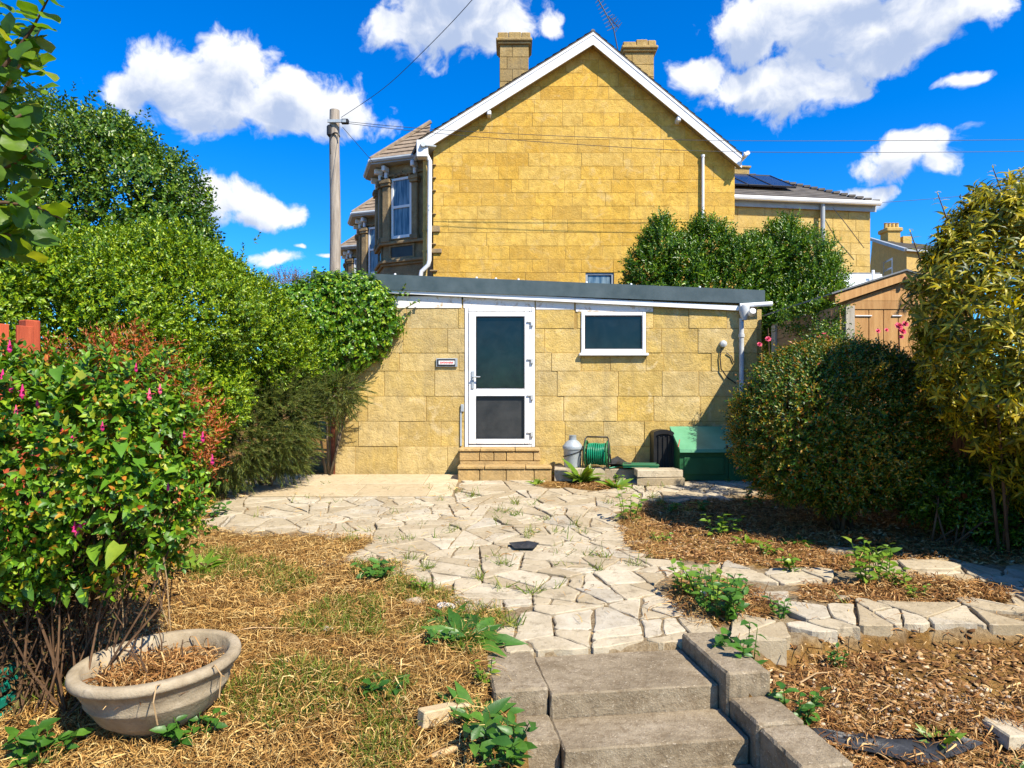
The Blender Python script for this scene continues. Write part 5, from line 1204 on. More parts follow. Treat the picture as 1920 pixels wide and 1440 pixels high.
def straw_mesh(P, rng, ln, wd, lift, org):
    N = len(P); a = rng.uniform(0, 6.28, N); L = rng.uniform(*ln, N); W = rng.uniform(*wd, N); bend = rng.normal(0, .7, N); V = np.zeros((N, 8, 3)); prev = P.copy(); ang = a
    pts = [P]
    for k in range(3): d = np.stack([np.cos(ang), np.sin(ang), np.zeros(N)], 1) * (L / 3)[:, None]; prev = prev + d; pts.append(prev); ang = ang + bend * .8
    lf = np.abs(rng.normal(0, lift, N)); tilt = rng.normal(0, .5, N)
    zprof = [np.zeros(N), lf, lf * .9, rng.uniform(0, 1, N) * lf * .6]
    ang = a
    for k in range(4):
        s_ = np.stack([-np.sin(ang), np.cos(ang), tilt], 1) * (W * (1, 1.0, .9, .35)[k] / 2)[:, None]; c = pts[k] + np.stack([0 * lf, 0 * lf, zprof[k]], 1)
        V[:, 2 * k] = c - s_; V[:, 2 * k + 1] = c + s_; ang = ang + bend * .8
    f = np.array([(0, 1, 3, 2), (2, 3, 5, 4), (4, 5, 7, 6)]); Fc = (f[None] + (np.arange(N) * 8)[:, None, None]).reshape(-1, 4)
    return mesh_np('straw', V.reshape(-1, 3) - org, Fc)
def stepzone(X, Y): u, v = uv(X, Y); return (u > -.30) & (u < 1.22) & (v > -.6)
def sample_ground(N, x0, x1, y0, y1, rng, w=None):
    X = rng.uniform(x0, x1, N); Y = y0 + (y1 - y0) * rng.random(N) ** 1.35; return X, Y
def make_litter():
    rng = np.random.default_rng(8)
    X, Y = sample_ground(150000, -4.2, 4.7, 3.05, 9.6, rng); pv = paved(X, Y); ok = (~pv | (rng.random(len(X)) < .025)) & ~stepzone(X, Y) & (np.abs(X) < Y * .80 + .3); X, Y = X[ok], Y[ok]
    cl = lump(np.stack([X * 1.0, Y * 1.0, 0 * X], 1), np.random.default_rng(77), 4.5); ok = rng.random(len(X)) < np.clip(.62 + .5 * cl, .12, 1); X, Y = X[ok], Y[ok]
    left = X < .6; hump = np.maximum(0, np.sin(X * 2.3 + 1) * np.sin(Y * 3.1 + X)) * .02
    Z = H(X, Y) + rng.uniform(.004, .022, len(X)) + hump; P = np.stack([X, Y, Z], 1)
    L = P[left | (rng.random(len(X)) < .95)]
    for nm, lab, sel, mt_ in (('dry_lawn_straw', 'tangled golden dead straw and dry grass covering the left lawn', L[:, 0] < .75, 'straw'), ('dry_bed_straw', 'reddish brown dead straw over the right beds', L[:, 0] >= .75, 'straw_red')):
        tag(link(nm, straw_mesh(L[sel], rng, (.045, .16), (.003, .0068), .020, np.zeros(3)), M[mt_]), lab, 'dry grass', kind='stuff')
    X, Y = sample_ground(60000, -4.2, 1.4, 3.05, 9.0, rng); ok = ~paved(X, Y) & ~stepzone(X, Y) & (np.abs(X) < Y * .80 + .3); X, Y = X[ok], Y[ok]
    P = np.stack([X, Y, H(X, Y) + rng.uniform(.008, .03, len(X))], 1)
    tag(link('fine_dry_grass', straw_mesh(P, rng, (.06, .20), (.0016, .0032), .03, np.zeros(3)), M['straw']), 'fine dead grass blades lying over the dry lawn', 'dry grass', kind='stuff')
    # bark chippings on the right beds
    X, Y = sample_ground(15000, .9, 4.7, 3.05, 8.6, rng); ok = ~paved(X, Y) & ~stepzone(X, Y) & (X < Y * .80 + .3); X, Y = X[ok], Y[ok]; P = np.stack([X, Y, H(X, Y) + rng.uniform(.003, .014, len(X))], 1)
    cv = np.array([(-.5, -.25, 0), (.4, -.3, 0), (.5, .2, 0), (-.3, .3, 0), (-.5, -.25, -.16), (.4, -.3, -.16), (.5, .2, -.16), (-.3, .3, -.16)]); cf = np.array([(0, 1, 2, 3), (0, 4, 5, 1), (1, 5, 6, 2), (2, 6, 7, 3), (3, 7, 4, 0)])
    d = np.stack([rng.normal(0, .35, len(P)), rng.normal(0, .35, len(P)), np.ones(len(P))], 1)
    tag(link('bark_chippings', scatter_mesh('bark_chippings', [(cv, cf)], P, d, rng.uniform(.018, .055, len(P)), rng, (0, 0, 0)), M['chip']), 'brown bark chippings and dead leaves over the right beds', 'chippings', kind='stuff')
    # pale pebbles
    import bmesh
    bm = bmesh.new(); bmesh.ops.create_icosphere(bm, subdivisions=1, radius=.5); pvv = np.array([v.co[:] for v in bm.verts]); pf = np.array([[v.index for v in f.verts] for f in bm.faces]); bm.free()
    cen = [(gnd(1770, 1275), .22, 110), (gnd(1720, 1300), .42, 110), (gnd(1660, 1325), .2, 40), (gnd(1650, 1420), .16, 50), (gnd(1440, 1010), .5, 60)]
    PP = []
    for c, s_, n in cen: PP.append(np.stack([c.x + rng.normal(0, s_, n), c.y + rng.normal(0, s_ * .55, n)], 1))
    q = np.concatenate(PP); ok = ~paved(q[:, 0], q[:, 1]) & ~stepzone(q[:, 0], q[:, 1]); q = q[ok]; P = np.stack([q[:, 0], q[:, 1], H(q[:, 0], q[:, 1]) + .010], 1)
    d = np.stack([rng.normal(0, .3, len(P)), rng.normal(0, .3, len(P)), np.ones(len(P))], 1); sq = pvv * np.array((1, .75, .5))
    o = link('pebbles', scatter_mesh('pebbles', [(sq, pf)], P, d, rng.uniform(.014, .042, len(P)), rng, (0, 0, 0)), M['pebble']); o.data.shade_smooth(); tag(o, 'scattered pale pebbles among the chippings of the right bed', 'pebbles', kind='stuff')
    # green grass in patches
    M['grass'] = leaf_mat('grass', [(0, (.08, .15, .012)), (.4, (.13, .22, .016)), (.75, (.21, .27, .025)), (1, (.38, .32, .08))], .6, .35)
    bl = [leaf_tpl(.07, .006, .5, .35, 3), leaf_tpl(.05, .007, .8, .2, 3), leaf_tpl(.09, .006, .9, .6, 3)]
    X, Y = sample_ground(150000, -4.2, 1.2, 3.05, 9.2, rng); st = np.random.default_rng(5)
    m = lump(np.stack([X, Y * 1.2, 0 * X], 1), st, 2.6) + .8 * lump(np.stack([X, Y, 0 * X], 1), st, 7) ; spots = np.zeros(len(X))
    for px, py, s_ in ((690, 1065, .32), (720, 1055, .22), (600, 1150, .3), (540, 1080, .3), (725, 1290, .28), (600, 1290, .25), (850, 1180, .3), (640, 1190, .3), (470, 1330, .25), (480, 1180, .25), (680, 1150, .35), (350, 1050, .4), (400, 940, .35), (730, 1400, .25), (790, 1110, .25), (540, 1230, .25), (900, 1150, .15), (690, 1025, .25), (430, 1065, .25)):
        c = gnd(px, py); spots += 2.1 * np.exp(-(((X - c.x) ** 2 + (Y - c.y) ** 2) / (s_ * s_)))
    ok = (m + spots > 1.55) & ~paved(X, Y) & ~stepzone(X, Y); X, Y = X[ok], Y[ok]; P = np.stack([X, Y, H(X, Y) + .004], 1); d = rng.normal(0, .55, (len(P), 3)) + np.array((0, 0, 1))
    # blades grow along +Y of the template: turn them up
    bl = [(v[:, [0, 2, 1]] * np.array((1, -1, 1)), f) for v, f in bl]
    tag(link('lawn_grass', scatter_mesh('lawn_grass', bl, P, d, rng.uniform(.6, 1.25, len(P)), rng, (0, 0, 0)), M['grass']), 'short green grass growing in patches through the dry lawn', 'grass', kind='stuff')
    # little tufts in the joints of the paving
    q = []
    for px, py, n in ((885, 932, 50), (968, 946, 30), (940, 960, 22), (965, 968, 36), (1075, 985, 20), (770, 1050, 26), (800, 1068, 36), (940, 1060, 30), (940, 1105, 30), (1000, 1115, 32), (960, 1175, 60), (1190, 1060, 24), (840, 1000, 16), (995, 1000, 20), (990, 1010, 20), (1130, 1045, 20), (850, 995, 16), (1290, 960, 30), (1240, 945, 30), (1300, 895, 26), (1370, 905, 26), (765, 1012, 24), (1120, 1070, 20), (1090, 1000, 14), (660, 1016, 40), (1225, 935, 40), (1140, 945, 20), (900, 1085, 24), (1040, 1000, 18), (1005, 905, 40)):
        c = gnd(px, py); q.append(np.stack([c.x + rng.normal(0, .03, n), c.y + rng.normal(0, .03, n)], 1))
    for _ in range(70):
        X0, Y0 = rng.uniform(-3, 2.5), rng.uniform(5, 10); 
        if paved(np.array([X0]), np.array([Y0]))[0]: q.append(np.stack([X0 + rng.normal(0, .04, 8), Y0 + rng.normal(0, .02, 8)], 1))
    q = np.concatenate(q); P = np.stack([q[:, 0], q[:, 1], Hb(q[:, 0], q[:, 1]) + .0], 1); d = rng.normal(0, .6, (len(P), 3)) + np.array((0, 0, 1))
    tag(link('joint_grass', scatter_mesh('joint_grass', bl, P, d, rng.uniform(.8, 1.5, len(P)), rng, (0, 0, 0)), M['grass']), 'small grass tufts growing in the joints of the crazy paving', 'grass', kind='stuff')
make_litter()
make_front_things()

# ------------------------------------------------------------------ hedges, shrubs, trees
def up_tpl(tp): return tp
rg = random.Random(2)
M['privet'] = leaf_mat('privet', [(0, (.035, .095, .004)), (.3, (.095, .20, .005)), (.7, (.22, .34, .007)), (1, (.40, .48, .018))], .42, .20)
M['dark_leaf'] = leaf_mat('dark_leaf', [(0, (.020, .065, .006)), (.5, (.055, .135, .008)), (.85, (.14, .235, .010)), (1, (.25, .32, .02))], .38, .2)
M['ivy'] = leaf_mat('ivy', [(0, (.030, .10, .006)), (.5, (.085, .21, .007)), (.85, (.20, .34, .010)), (1, (.34, .42, .02))], .36, .2)
M['juniper'] = leaf_mat('juniper', [(0, (.035, .060, .010)), (.5, (.085, .120, .016)), (.9, (.165, .185, .025)), (1, (.24, .17, .04))], .6, .15)
M['fuchsia'] = leaf_mat('fuchsia', [(0, (.030, .10, .005)), (.45, (.085, .21, .007)), (.80, (.20, .36, .010)), (.92, (.34, .36, .02)), (.97, (.46, .22, .02)), (1, (.52, .10, .02))], .45, .22)
M['red_leaf'] = leaf_mat('red_leaf', [(0, (.38, .06, .02)), (.5, (.50, .13, .035)), (.8, (.42, .20, .05)), (1, (.20, .20, .03))], .5, .35)
M['round_leaf'] = leaf_mat('round_leaf', [(0, (.018, .060, .006)), (.45, (.055, .135, .008)), (.70, (.13, .20, .010)), (.84, (.32, .24, .015)), (.93, (.40, .22, .02)), (1, (.46, .12, .03))], .42, .2, patch=(1.3, .50, (.40, .27, .02)))
M['laurel'] = leaf_mat('laurel', [(0, (.025, .08, .006)), (.5, (.065, .16, .008)), (.88, (.16, .28, .010)), (1, (.28, .36, .02))], .36, .2)
M['elae'] = leaf_mat('elae', [(0, (.040, .065, .005)), (.3, (.12, .145, .007)), (.65, (.38, .34, .010)), (1, (.62, .48, .025))], .45, .3)
M['scrub'] = leaf_mat('scrub', [(0, (.10, .06, .02)), (.5, (.20, .13, .03)), (1, (.30, .14, .04))], .6, .3)

def T(leaf, n, length, tilt, k=3, **kw): return [sprig(leaf, n, length, tilt, rng=random.Random(i * 5 + 1), **kw) for i in range(k)]
privet_t = T(leaf_tpl(.068, .037, .2, .15), 11, .16, 1.0, opposite=True)
shrub('privet_hedge', 'big bright yellow-green privet hedge along the left side', 'hedge', (-4.6, 8.0, -.2),
      [e_at(-70, 590, 6.5, 1.0, 1.0, .85), e_at(110, 600, 7.2, 1.1, 1.1, .86), e_at(290, 590, 8.0, .98, 1.0, .88), e_at(410, 630, 9.0, .88, .85, .80), e_at(500, 670, 9.6, .62, .6, .62), e_at(560, 655, 10.0, .5, .45, .50), e_at(190, 720, 7.3, .9, .8, .9), e_at(330, 740, 8.2, .8, .7, .8), e_at(220, 560, 7.8, .8, .8, .7), e_at(360, 600, 8.6, .8, .8, .75), e_at(460, 690, 9.3, .6, .6, .6)],
      privet_t, M['privet'], 21000, 1, up=.7, shell=.36, amp=.12, freq=5.0, hole=-1.5, shoots=.08, zmin=.3, scale=(.7, 1.15), stems=8, stem_r=.035)
dark_t = T(leaf_tpl(.105, .062, .15, .2), 9, .24, 1.15)
shrub('dark_green_tree', 'dense dark green broadleaf tree rising behind the privet hedge, left', 'tree', (-6.6, 10.6, -.1),
      [e_at(90, 385, 10.5, 1.65, 1.2, 1.45), e_at(250, 405, 10.5, .98, .9, 1.02), e_at(330, 465, 10.3, .52, .5, .55), e_at(-60, 400, 10.5, 1.5, 1.2, 1.6), e_at(190, 300, 10.5, .6, .6, .55)],
      dark_t, M['dark_leaf'], 9500, 2, up=.6, shell=.36, amp=.13, freq=3.6, hole=-1.15, scale=(.65, 1.15), shoots=.12, stems=5, stem_r=.07)
ivy_l = leaf_tpl(.085, .085, .10, .15, 5)
ivy_t = T(ivy_l, 6, .14, 1.3, tipup=False)
iv, ip, inr = shrub('ivy', 'glossy ivy mass spilling over the left corner of the stone outbuilding', 'climber', (-2.75, 10.3, 0),
      [e_at(650, 575, 10.3, .55, .36, .45), e_at(680, 590, 10.32, .40, .26, .42), e_at(600, 600, 10.2, .55, .42, .62), e_at(645, 655, 10.28, .40, .3, .34), e_at(570, 680, 10.1, .5, .4, .5), e_at(690, 640, 10.34, .28, .2, .24), e_at(722, 612, 10.36, .20, .14, .18), e_at(560, 610, 10.0, .5, .4, .5)],
      ivy_t, M['ivy'], 3200, 3, up=.1, jit=.5, shell=.2, amp=.07, freq=5, hole=-1.4, zmin=.95, scale=(.65, 1.1), stems=4, stem_r=.02)
def trail(parent, mat, paths, n, tplm, rnd, sz, name='tendril'):
    for P in paths:
        pts = [Vector(p) for p in P]; MB().tube(pts, [.006 - .004 * i / len(pts) for i in range(len(pts))], 5).build(name, M['stem'], parent)
        LP = []; LD = []
        for i in range(n):
            u = i / n * (len(pts) - 1.001); k = int(u); p = pts[k].lerp(pts[k + 1], u - k); d = Vector((rnd.uniform(-1, 1), rnd.uniform(-1.2, -.1), rnd.uniform(-.6, .8))); LP.append(p); LD.append(d)
        leaf_objs(parent, tplm, None, LP, LD, [rnd.uniform(*sz) for _ in LP], rnd)
M['ivy_o'] = leafo_mat('ivy_leaf', [(0, (.05, .12, .012)), (.6, (.12, .22, .02)), (1, (.24, .32, .03))])
ivy_m = [leaf_mesh('ivy_leaf', ivy_l, M['ivy_o'])]
rnd = random.Random(6)
trail(iv, None, [[at(715, 570, 10.3), at(740, 562, 10.3), at(755, 545, 10.3), at(762, 532, 10.32)], [at(720, 590, 10.36), at(755, 580, 10.36), at(775, 570, 10.36), at(790, 562, 10.37)], [at(720, 630, 10.4), at(745, 620, 10.41), at(760, 600, 10.41), at(768, 585, 10.41)], [at(700, 570, 10.3), at(735, 555, 10.28), at(770, 548, 10.3)]], 14, ivy_m, rnd, (.5, .9))
fr = [(p, n) for p, n in zip(ip, inr) if n[1] < -.1 or n[2] > .5]; rnd.shuffle(fr); fr = fr[:240]
leaf_objs(iv, ivy_m, None, [Vector(p) + Vector(n) * .05 for p, n in fr], [Vector((rnd.uniform(-.7, .7), -.6, -.5 + rnd.uniform(-.5, .6))) for _ in fr], [rnd.uniform(.8, 1.2) for _ in fr], rnd)

jun_l = leaf_tpl(.085, .011, .0, .15, 3)
jun_t = T(jun_l, 30, .26, .6, sz=(.7, 1.1))
shrub('juniper', 'dull green feathery conifer shrub at the hedge foot, left of the wall', 'shrub', (-3.4, 9.5, -.05),
      [e_at(460, 785, 9.2, .78, .45, .62), e_at(545, 770, 9.6, .30, .32, .64), e_at(400, 830, 8.8, .6, .45, .45), e_at(630, 742, 9.9, .20, .2, .20), e_at(510, 860, 9.4, .42, .35, .14), e_at(650, 728, 10.0, .12, .14, .12)],
      jun_t, M['juniper'], 3600, 4, up=-.10, jit=.40, shell=.35, amp=.13, freq=5, hole=-.75, zmin=-.03, scale=(.7, 1.2), stems=6, stem_r=.03)
shrub('dry_scrub', 'reddish brown dry scrub showing behind the hedge left of the ivy', 'shrub', (-3.6, 11.4, 0),
      [e_at(545, 548, 11.4, .42, .3, .26), e_at(500, 560, 11.3, .35, .3, .2), e_at(580, 525, 11.6, .18, .2, .16)], T(leaf_tpl(.05, .016, .1, .2), 12, .2, .7), M['scrub'], 420, 5, up=.8, shell=.5, stems=4, stem_r=.015)

# round bush on the right and the undergrowth beside it
round_t = T(leaf_tpl(.060, .028, .15, .2), 11, .17, 1.05)
shrub('round_bush', 'large rounded dark evergreen bush with bronze tips in front of the shed', 'bush', (3.45, 7.25, -.2),
      [e_at(1572, 805, 7.2, .92, .72, .72), e_at(1500, 780, 7.0, .54, .5, .54), e_at(1650, 800, 7.2, .50, .5, .64), e_at(1560, 715, 7.2, .68, .55, .30), e_at(1470, 840, 7.0, .36, .36, .42)],
      round_t, M['round_leaf'], 8200, 6, up=.45, jit=.5, shell=.24, amp=.06, freq=4, hole=-1.35, zmin=.0, scale=(.75, 1.15), stems=12, stem_r=.022, stem_mat='stem')
shrub('bramble_thicket', 'dark tangled undergrowth in shade below the right shrub', 'undergrowth', (4.1, 6.6, -.2),
      [e_at(1760, 920, 6.9, .45, .40, .28), e_at(1850, 940, 6.9, .55, .40, .28), e_at(2000, 920, 6.8, .8, .5, .45), e_at(1920, 985, 6.5, .5, .3, .18)], round_t, M['dark_leaf'], 2600, 7, up=.4, shell=.5, hole=-.9, zmin=-.2, stems=8, stem_r=.012, stem_mat='stem')
# tree behind the outbuilding
lau_t = T(leaf_tpl(.11, .046, .18, .2), 10, .24, .95)
shrub('laurel_tree', 'glossy green laurel behind the outbuilding roof, before the gable', 'tree', (3.4, 13.3, 0),
      [e_at(1215, 520, 13.2, .34, .4, .46), e_at(1240, 470, 13.2, .30, .35, .50), e_at(1285, 510, 13.2, .45, .45, .55), e_at(1330, 480, 13.2, .36, .4, .50), e_at(1375, 520, 13.2, .5, .45, .55), e_at(1420, 500, 13.2, .44, .45, .55), e_at(1465, 475, 13.2, .34, .4, .48), e_at(1510, 515, 13.2, .42, .45, .55), e_at(1540, 545, 13.0, .28, .4, .5), e_at(1480, 590, 13.0, .72, .5, .6), e_at(1320, 560, 13.2, 1.3, .5, .5), e_at(1240, 425, 13.2, .10, .12, .16), e_at(1325, 432, 13.2, .12, .12, .14), e_at(1478, 432, 13.2, .12, .12, .16)],
      lau_t, M['laurel'], 8200, 8, up=1.0, jit=.45, shell=.40, amp=.17, freq=5, hole=-1.2, scale=(.6, 1.1), stems=9, stem_r=.05, shoots=.12)
# climbing rose on the shed
rs, rp, rn = shrub('climbing_rose', 'dark climbing rose with pink blooms over the shed roof edge', 'climber', (3.75, 8.2, 0),
      [e_at(1532, 628, 8.25, .20, .18, .34), e_at(1550, 590, 8.25, .16, .15, .16), e_at(1500, 600, 9.2, .16, .4, .12), e_at(1545, 670, 8.1, .25, .2, .3)], T(leaf_tpl(.05, .032, .15, .2), 8, .14, 1.1), M['dark_leaf'], 520, 9, up=.2, shell=.5, stems=4, stem_r=.012, stem_mat='stem')
M['rose'] = pmat('rose_petal', (.72, .05, .13), (.85, .14, .22), 30, .6, .1)
M['magenta'] = pmat('fuchsia_petal', (.55, .012, .10), (.70, .03, .22), 30, .5, .1)
def rose(c, r, parent):
    m = MB(); rr = random.Random(int(c[0] * 999))
    for ring, (q, n, lift) in enumerate(((.25, 4, .5), (.6, 6, .3), (1, 7, .05))):
        for k in range(n):
            a = 6.28 * k / n + ring * .5; d = Vector((math.cos(a), math.sin(a), 0)); s_ = Vector((-d.y, d.x, 0)) * r * (.35 + .25 * q); p = Vector(c)
            m.add([p, p + d * r * q * .6 - s_ + Vector((0, 0, lift * r + .2 * r)), p + d * r * q + Vector((0, 0, lift * r + rr.uniform(0, .3) * r)), p + d * r * q * .6 + s_ + Vector((0, 0, lift * r + .2 * r))], [(0, 1, 2, 3)])
    ctr = Vector(c); m.v = [tuple(ctr + Matrix.Rotation(R(60), 3, 'X') @ (Vector(v) - ctr)) for v in m.v]
    m.build('rose_bloom', M['rose'], parent)
for px, py, Y, r in ((1545, 632, 8.0, .058), (1685, 612, 7.9, .05), (1697, 608, 7.9, .04), (1692, 622, 7.9, .045), (1646, 621, 7.9, .03), (1662, 619, 7.9, .025), (1440, 636, 7.9, .035), (1424, 646, 7.8, .03), (1535, 645, 8.0, .03), (1690, 632, 7.9, .03)): rose(at(px, py, Y), r, rs)
for px, py in ((1685, 700), (1646, 690), (1440, 690)):
    b = at(px, py, 7.95); MB().tube([b + Vector((0, 0, -.4)), b + Vector((.02, 0, 0)), at(px, 615, 7.93)], .006, 5).build('rose_stem', M['stem'], rs)

# tall golden evergreen shrub on the right
el_l = leaf_tpl(.115, .027, .18, .5, 9)
def whorl(n, seed):
    r = random.Random(seed); v, f = el_l; V = []; Fc = []; b = 0
    for i in range(n):
        a = i * 2.4 + r.uniform(-.3, .3); s_ = r.uniform(.7, 1.05); Rm = rotm('Z', a) @ rotm('X', r.uniform(.15, .95)) @ rotm('Y', r.uniform(-.4, .4)); q = (v * s_) @ Rm.T + np.array((0, 0, .012 * i)); V.append(q); Fc.append(f + b); b += len(v)
    return np.concatenate(V), np.concatenate(Fc)
el_t = [whorl(8, i) for i in range(4)]
E_el = [e_at(1900, 580, 5.99, 0.72, 0.62, 1.04), e_at(1815, 560, 5.99, 0.41, 0.45, 0.54), e_at(1900, 440, 5.99, 0.41, 0.41, 0.50), e_at(1905, 740, 5.88, 0.54, 0.47, 0.52), e_at(2030, 600, 6.10, 0.96, 0.90, 1.30), e_at(1825, 690, 5.93, 0.32, 0.34, 0.45), e_at(1790, 500, 5.99, 0.20, 0.23, 0.23), e_at(2040, 830, 6.10, 0.70, 0.68, 0.68), e_at(2180, 640, 6.33, 1.24, 1.13, 1.47)]
el, ep, en = shrub('golden_evergreen', 'tall evergreen shrub with long golden-edged leaves at the right edge', 'shrub', (4.5, 6.2, -.3), E_el, el_t, M['elae'], 5600, 10, up=.5, jit=.45, shell=.32, amp=.09, freq=4, hole=-1.2, scale=(.75, 1.15), stems=3, stem_r=.016, stem_mat='stem')
M['elae_o'] = leafo_mat('golden_leaf', [(0, (.16, .19, .010)), (.5, (.36, .33, .014)), (1, (.60, .47, .03))], .45, .42)
el_m = [leaf_mesh('golden_leaf', leaf_tpl(.125, .029, .18, c, 9), M['elae_o']) for c in (.3, .5, .7)]
fr = [(p, n) for p, n in zip(ep, en) if n[1] < .1 and p[0] < 4.6]; rnd.shuffle(fr); LP = []; LD = []
for p, n in fr[:48]:
    c = Vector(p) + Vector(n) * .10
    for k in range(6): a = k * 1.05 + rnd.uniform(-.3, .3); LP.append(c); LD.append(Vector((math.cos(a), -.3 + .6 * math.sin(a), .45 + .4 * math.sin(a) * rnd.random())))
leaf_objs(el, el_m, None, LP, LD, [rnd.uniform(.75, 1.1) for _ in LP], rnd)
for px, py in ((1757, 360), (1705, 430), (1860, 310), (1910, 315)):   # young shoots standing clear of the crown
    tip = at(px, py, 6.0); b = tip + Vector((.10, 0, -.28)); MB().tube([b, tip], [.007, .003], 5).build('shoot', M['stem'], el); LP = []; LD = []
    for k in range(9): LP.append(b.lerp(tip, .25 + .75 * k / 8)); a = k * 2.4; LD.append(Vector((math.cos(a), .8 * math.sin(a), .55)))
    leaf_objs(el, el_m, None, LP, LD, [.8 - .04 * k for k in range(9)], rnd)

# fuchsia in the left foreground, with bindweed leaves through it
fu_t = T(leaf_tpl(.074, .042, .15, .2, 7), 9, .16, 1.1, opposite=True)
E_fu = [e_at(130, 870, 3.75, .58, .45, .52), e_at(30, 920, 3.6, .46, .4, .48), e_at(262, 860, 3.8, .25, .30, .40), e_at(205, 760, 3.8, .38, .33, .26), e_at(300, 800, 3.9, .14, .2, .2), e_at(280, 960, 3.75, .16, .2, .22), e_at(60, 780, 3.75, .36, .3, .22), e_at(-40, 850, 3.55, .4, .35, .5), e_at(180, 960, 3.7, .5, .38, .34), e_at(20, 1000, 3.6, .4, .35, .3)]
fu, fp, fn = shrub('fuchsia_bush', 'flowering fuchsia bush with pink blooms in the left foreground', 'bush', (-2.5, 3.72, -.5), E_fu, fu_t, M['fuchsia'], 3600, 11, up=.25, jit=.5, shell=.45, amp=.08, freq=6, hole=-1.3, hfreq=8, scale=(.6, 1.0), stems=0)
r = random.Random(8)
for i in range(110):
    b = Vector((r.uniform(-3.05, -2.20), r.uniform(3.5, 3.95), -.53)); e = E_fu[i % 3]; top = Vector((e[0] + r.uniform(-.3, .35), e[1] + r.uniform(-.2, .2), e[2] - .15)); mid = b.lerp(top, .5) + Vector((r.uniform(-.12, .12), r.uniform(-.1, .1), r.uniform(-.08, .12)))
    rad = r.uniform(.003, .008); MB().tube([b, b.lerp(mid, .5) + Vector((r.uniform(-.05, .05), 0, 0)), mid, mid.lerp(top, .5) + Vector((r.uniform(-.05, .05), 0, .02)), top], [rad, rad, rad * .8, rad * .7, rad * .4], 5).build('stem', M['stem'], fu)
rngd = np.random.default_rng(31); pd, nd_ = crown_pts([e_at(60, 1130, 3.75, .50, .32, .30), e_at(170, 1090, 3.75, .42, .3, .2), e_at(-20, 1230, 3.6, .35, .3, .3)], 420, rngd, shell=.9, power=1.0, cull=0)
M['dead_leaf'] = leaf_mat('dead_leaf', [(0, (.035, .018, .008)), (.5, (.10, .052, .018)), (.85, (.17, .10, .03)), (1, (.09, .12, .02))], .8, .15)
tag(link('dead_growth', scatter_mesh('dead_growth', T(leaf_tpl(.06, .020, .1, .4), 8, .2, .7), pd, nd_ * .4 + np.array((0, 0, -.6)) + rngd.normal(size=pd.shape) * .5, rngd.uniform(.6, 1.2, len(pd)), rngd, ORG[fu.name]), M['dead_leaf'], fu), kind='stuff')
for i in range(26):    # hanging dead stalks
    a = at(r.uniform(10, 330), r.uniform(1020, 1080), r.uniform(3.55, 3.85)); MB().tube([a, a + Vector((r.uniform(-.05, .08), r.uniform(-.05, .05), -.12)), a + Vector((r.uniform(-.12, .12), r.uniform(-.05, .05), -r.uniform(.2, .38)))], [.004, .003, .002], 4).build('dead_stalk', M['pale_stem'] if i % 3 == 0 else M['stem'], fu)
M['bind_o'] = leafo_mat('bindweed_leaf', [(0, (.09, .23, .015)), (.6, (.14, .31, .02)), (.9, (.22, .38, .03)), (1, (.40, .36, .03))])
M['fu_o'] = leafo_mat('fuchsia_leaf', [(0, (.065, .17, .014)), (.6, (.12, .26, .02)), (1, (.20, .34, .03))])
heart = (np.array([(0, .03, 0), (-.30, -.06, .05), (-.36, .22, .06), (-.20, .62, .03), (0, 1, -.14), (.20, .62, .03), (.36, .22, .06), (.30, -.06, .05), (0, .45, -.03)]), np.array([(0, 8, 1), (1, 8, 2), (2, 8, 3), (3, 8, 4), (4, 8, 5), (5, 8, 6), (6, 8, 7), (7, 8, 0)]))
bind_m = [leaf_mesh('bindweed_leaf', heart, M['bind_o'])]; fu_m = [leaf_mesh('fuchsia_leaf', leaf_tpl(.075, .042, .15, c, 7), M['fu_o']) for c in (.1, .3)]
spots = ((160, 700, 50), (150, 760, 44), (185, 830, 44), (225, 830, 46), (175, 885, 60), (222, 890, 55), (185, 940, 0), (180, 1020, 60), (225, 1020, 62), (260, 860, 40), (105, 690, 44), (60, 750, 40), (255, 720, 40), (235, 800, 44), (135, 740, 46), (200, 960, 50), (300, 900, 36), (120, 860, 36), (80, 950, 36), (290, 830, 34), (150, 800, 36), (248, 950, 44), (330, 880, 30), (210, 990, 44), (155, 905, 40))
LP = [at(px, py, 3.42 + rnd.uniform(-.03, .04)) for px, py, s_ in spots if s_]; leaf_objs(fu, bind_m, None, LP, [Vector((rnd.uniform(-.5, .5), -.45, -.8 + rnd.uniform(-.2, .9))) for _ in LP], [s_ / 370 * .78 for _, _, s_ in spots if s_], rnd, 'bindweed_leaf')
fr = [(p, n) for p, n in zip(fp, fn) if n[1] < .1]; rnd.shuffle(fr); fr = fr[:230]
leaf_objs(fu, fu_m, None, [Vector(p) + Vector(n) * .05 for p, n in fr], [Vector(n) + Vector((rnd.uniform(-.8, .8), -.2, rnd.uniform(-.5, .7))) for _, n in fr], [rnd.uniform(.9, 1.5) for _ in fr], rnd)
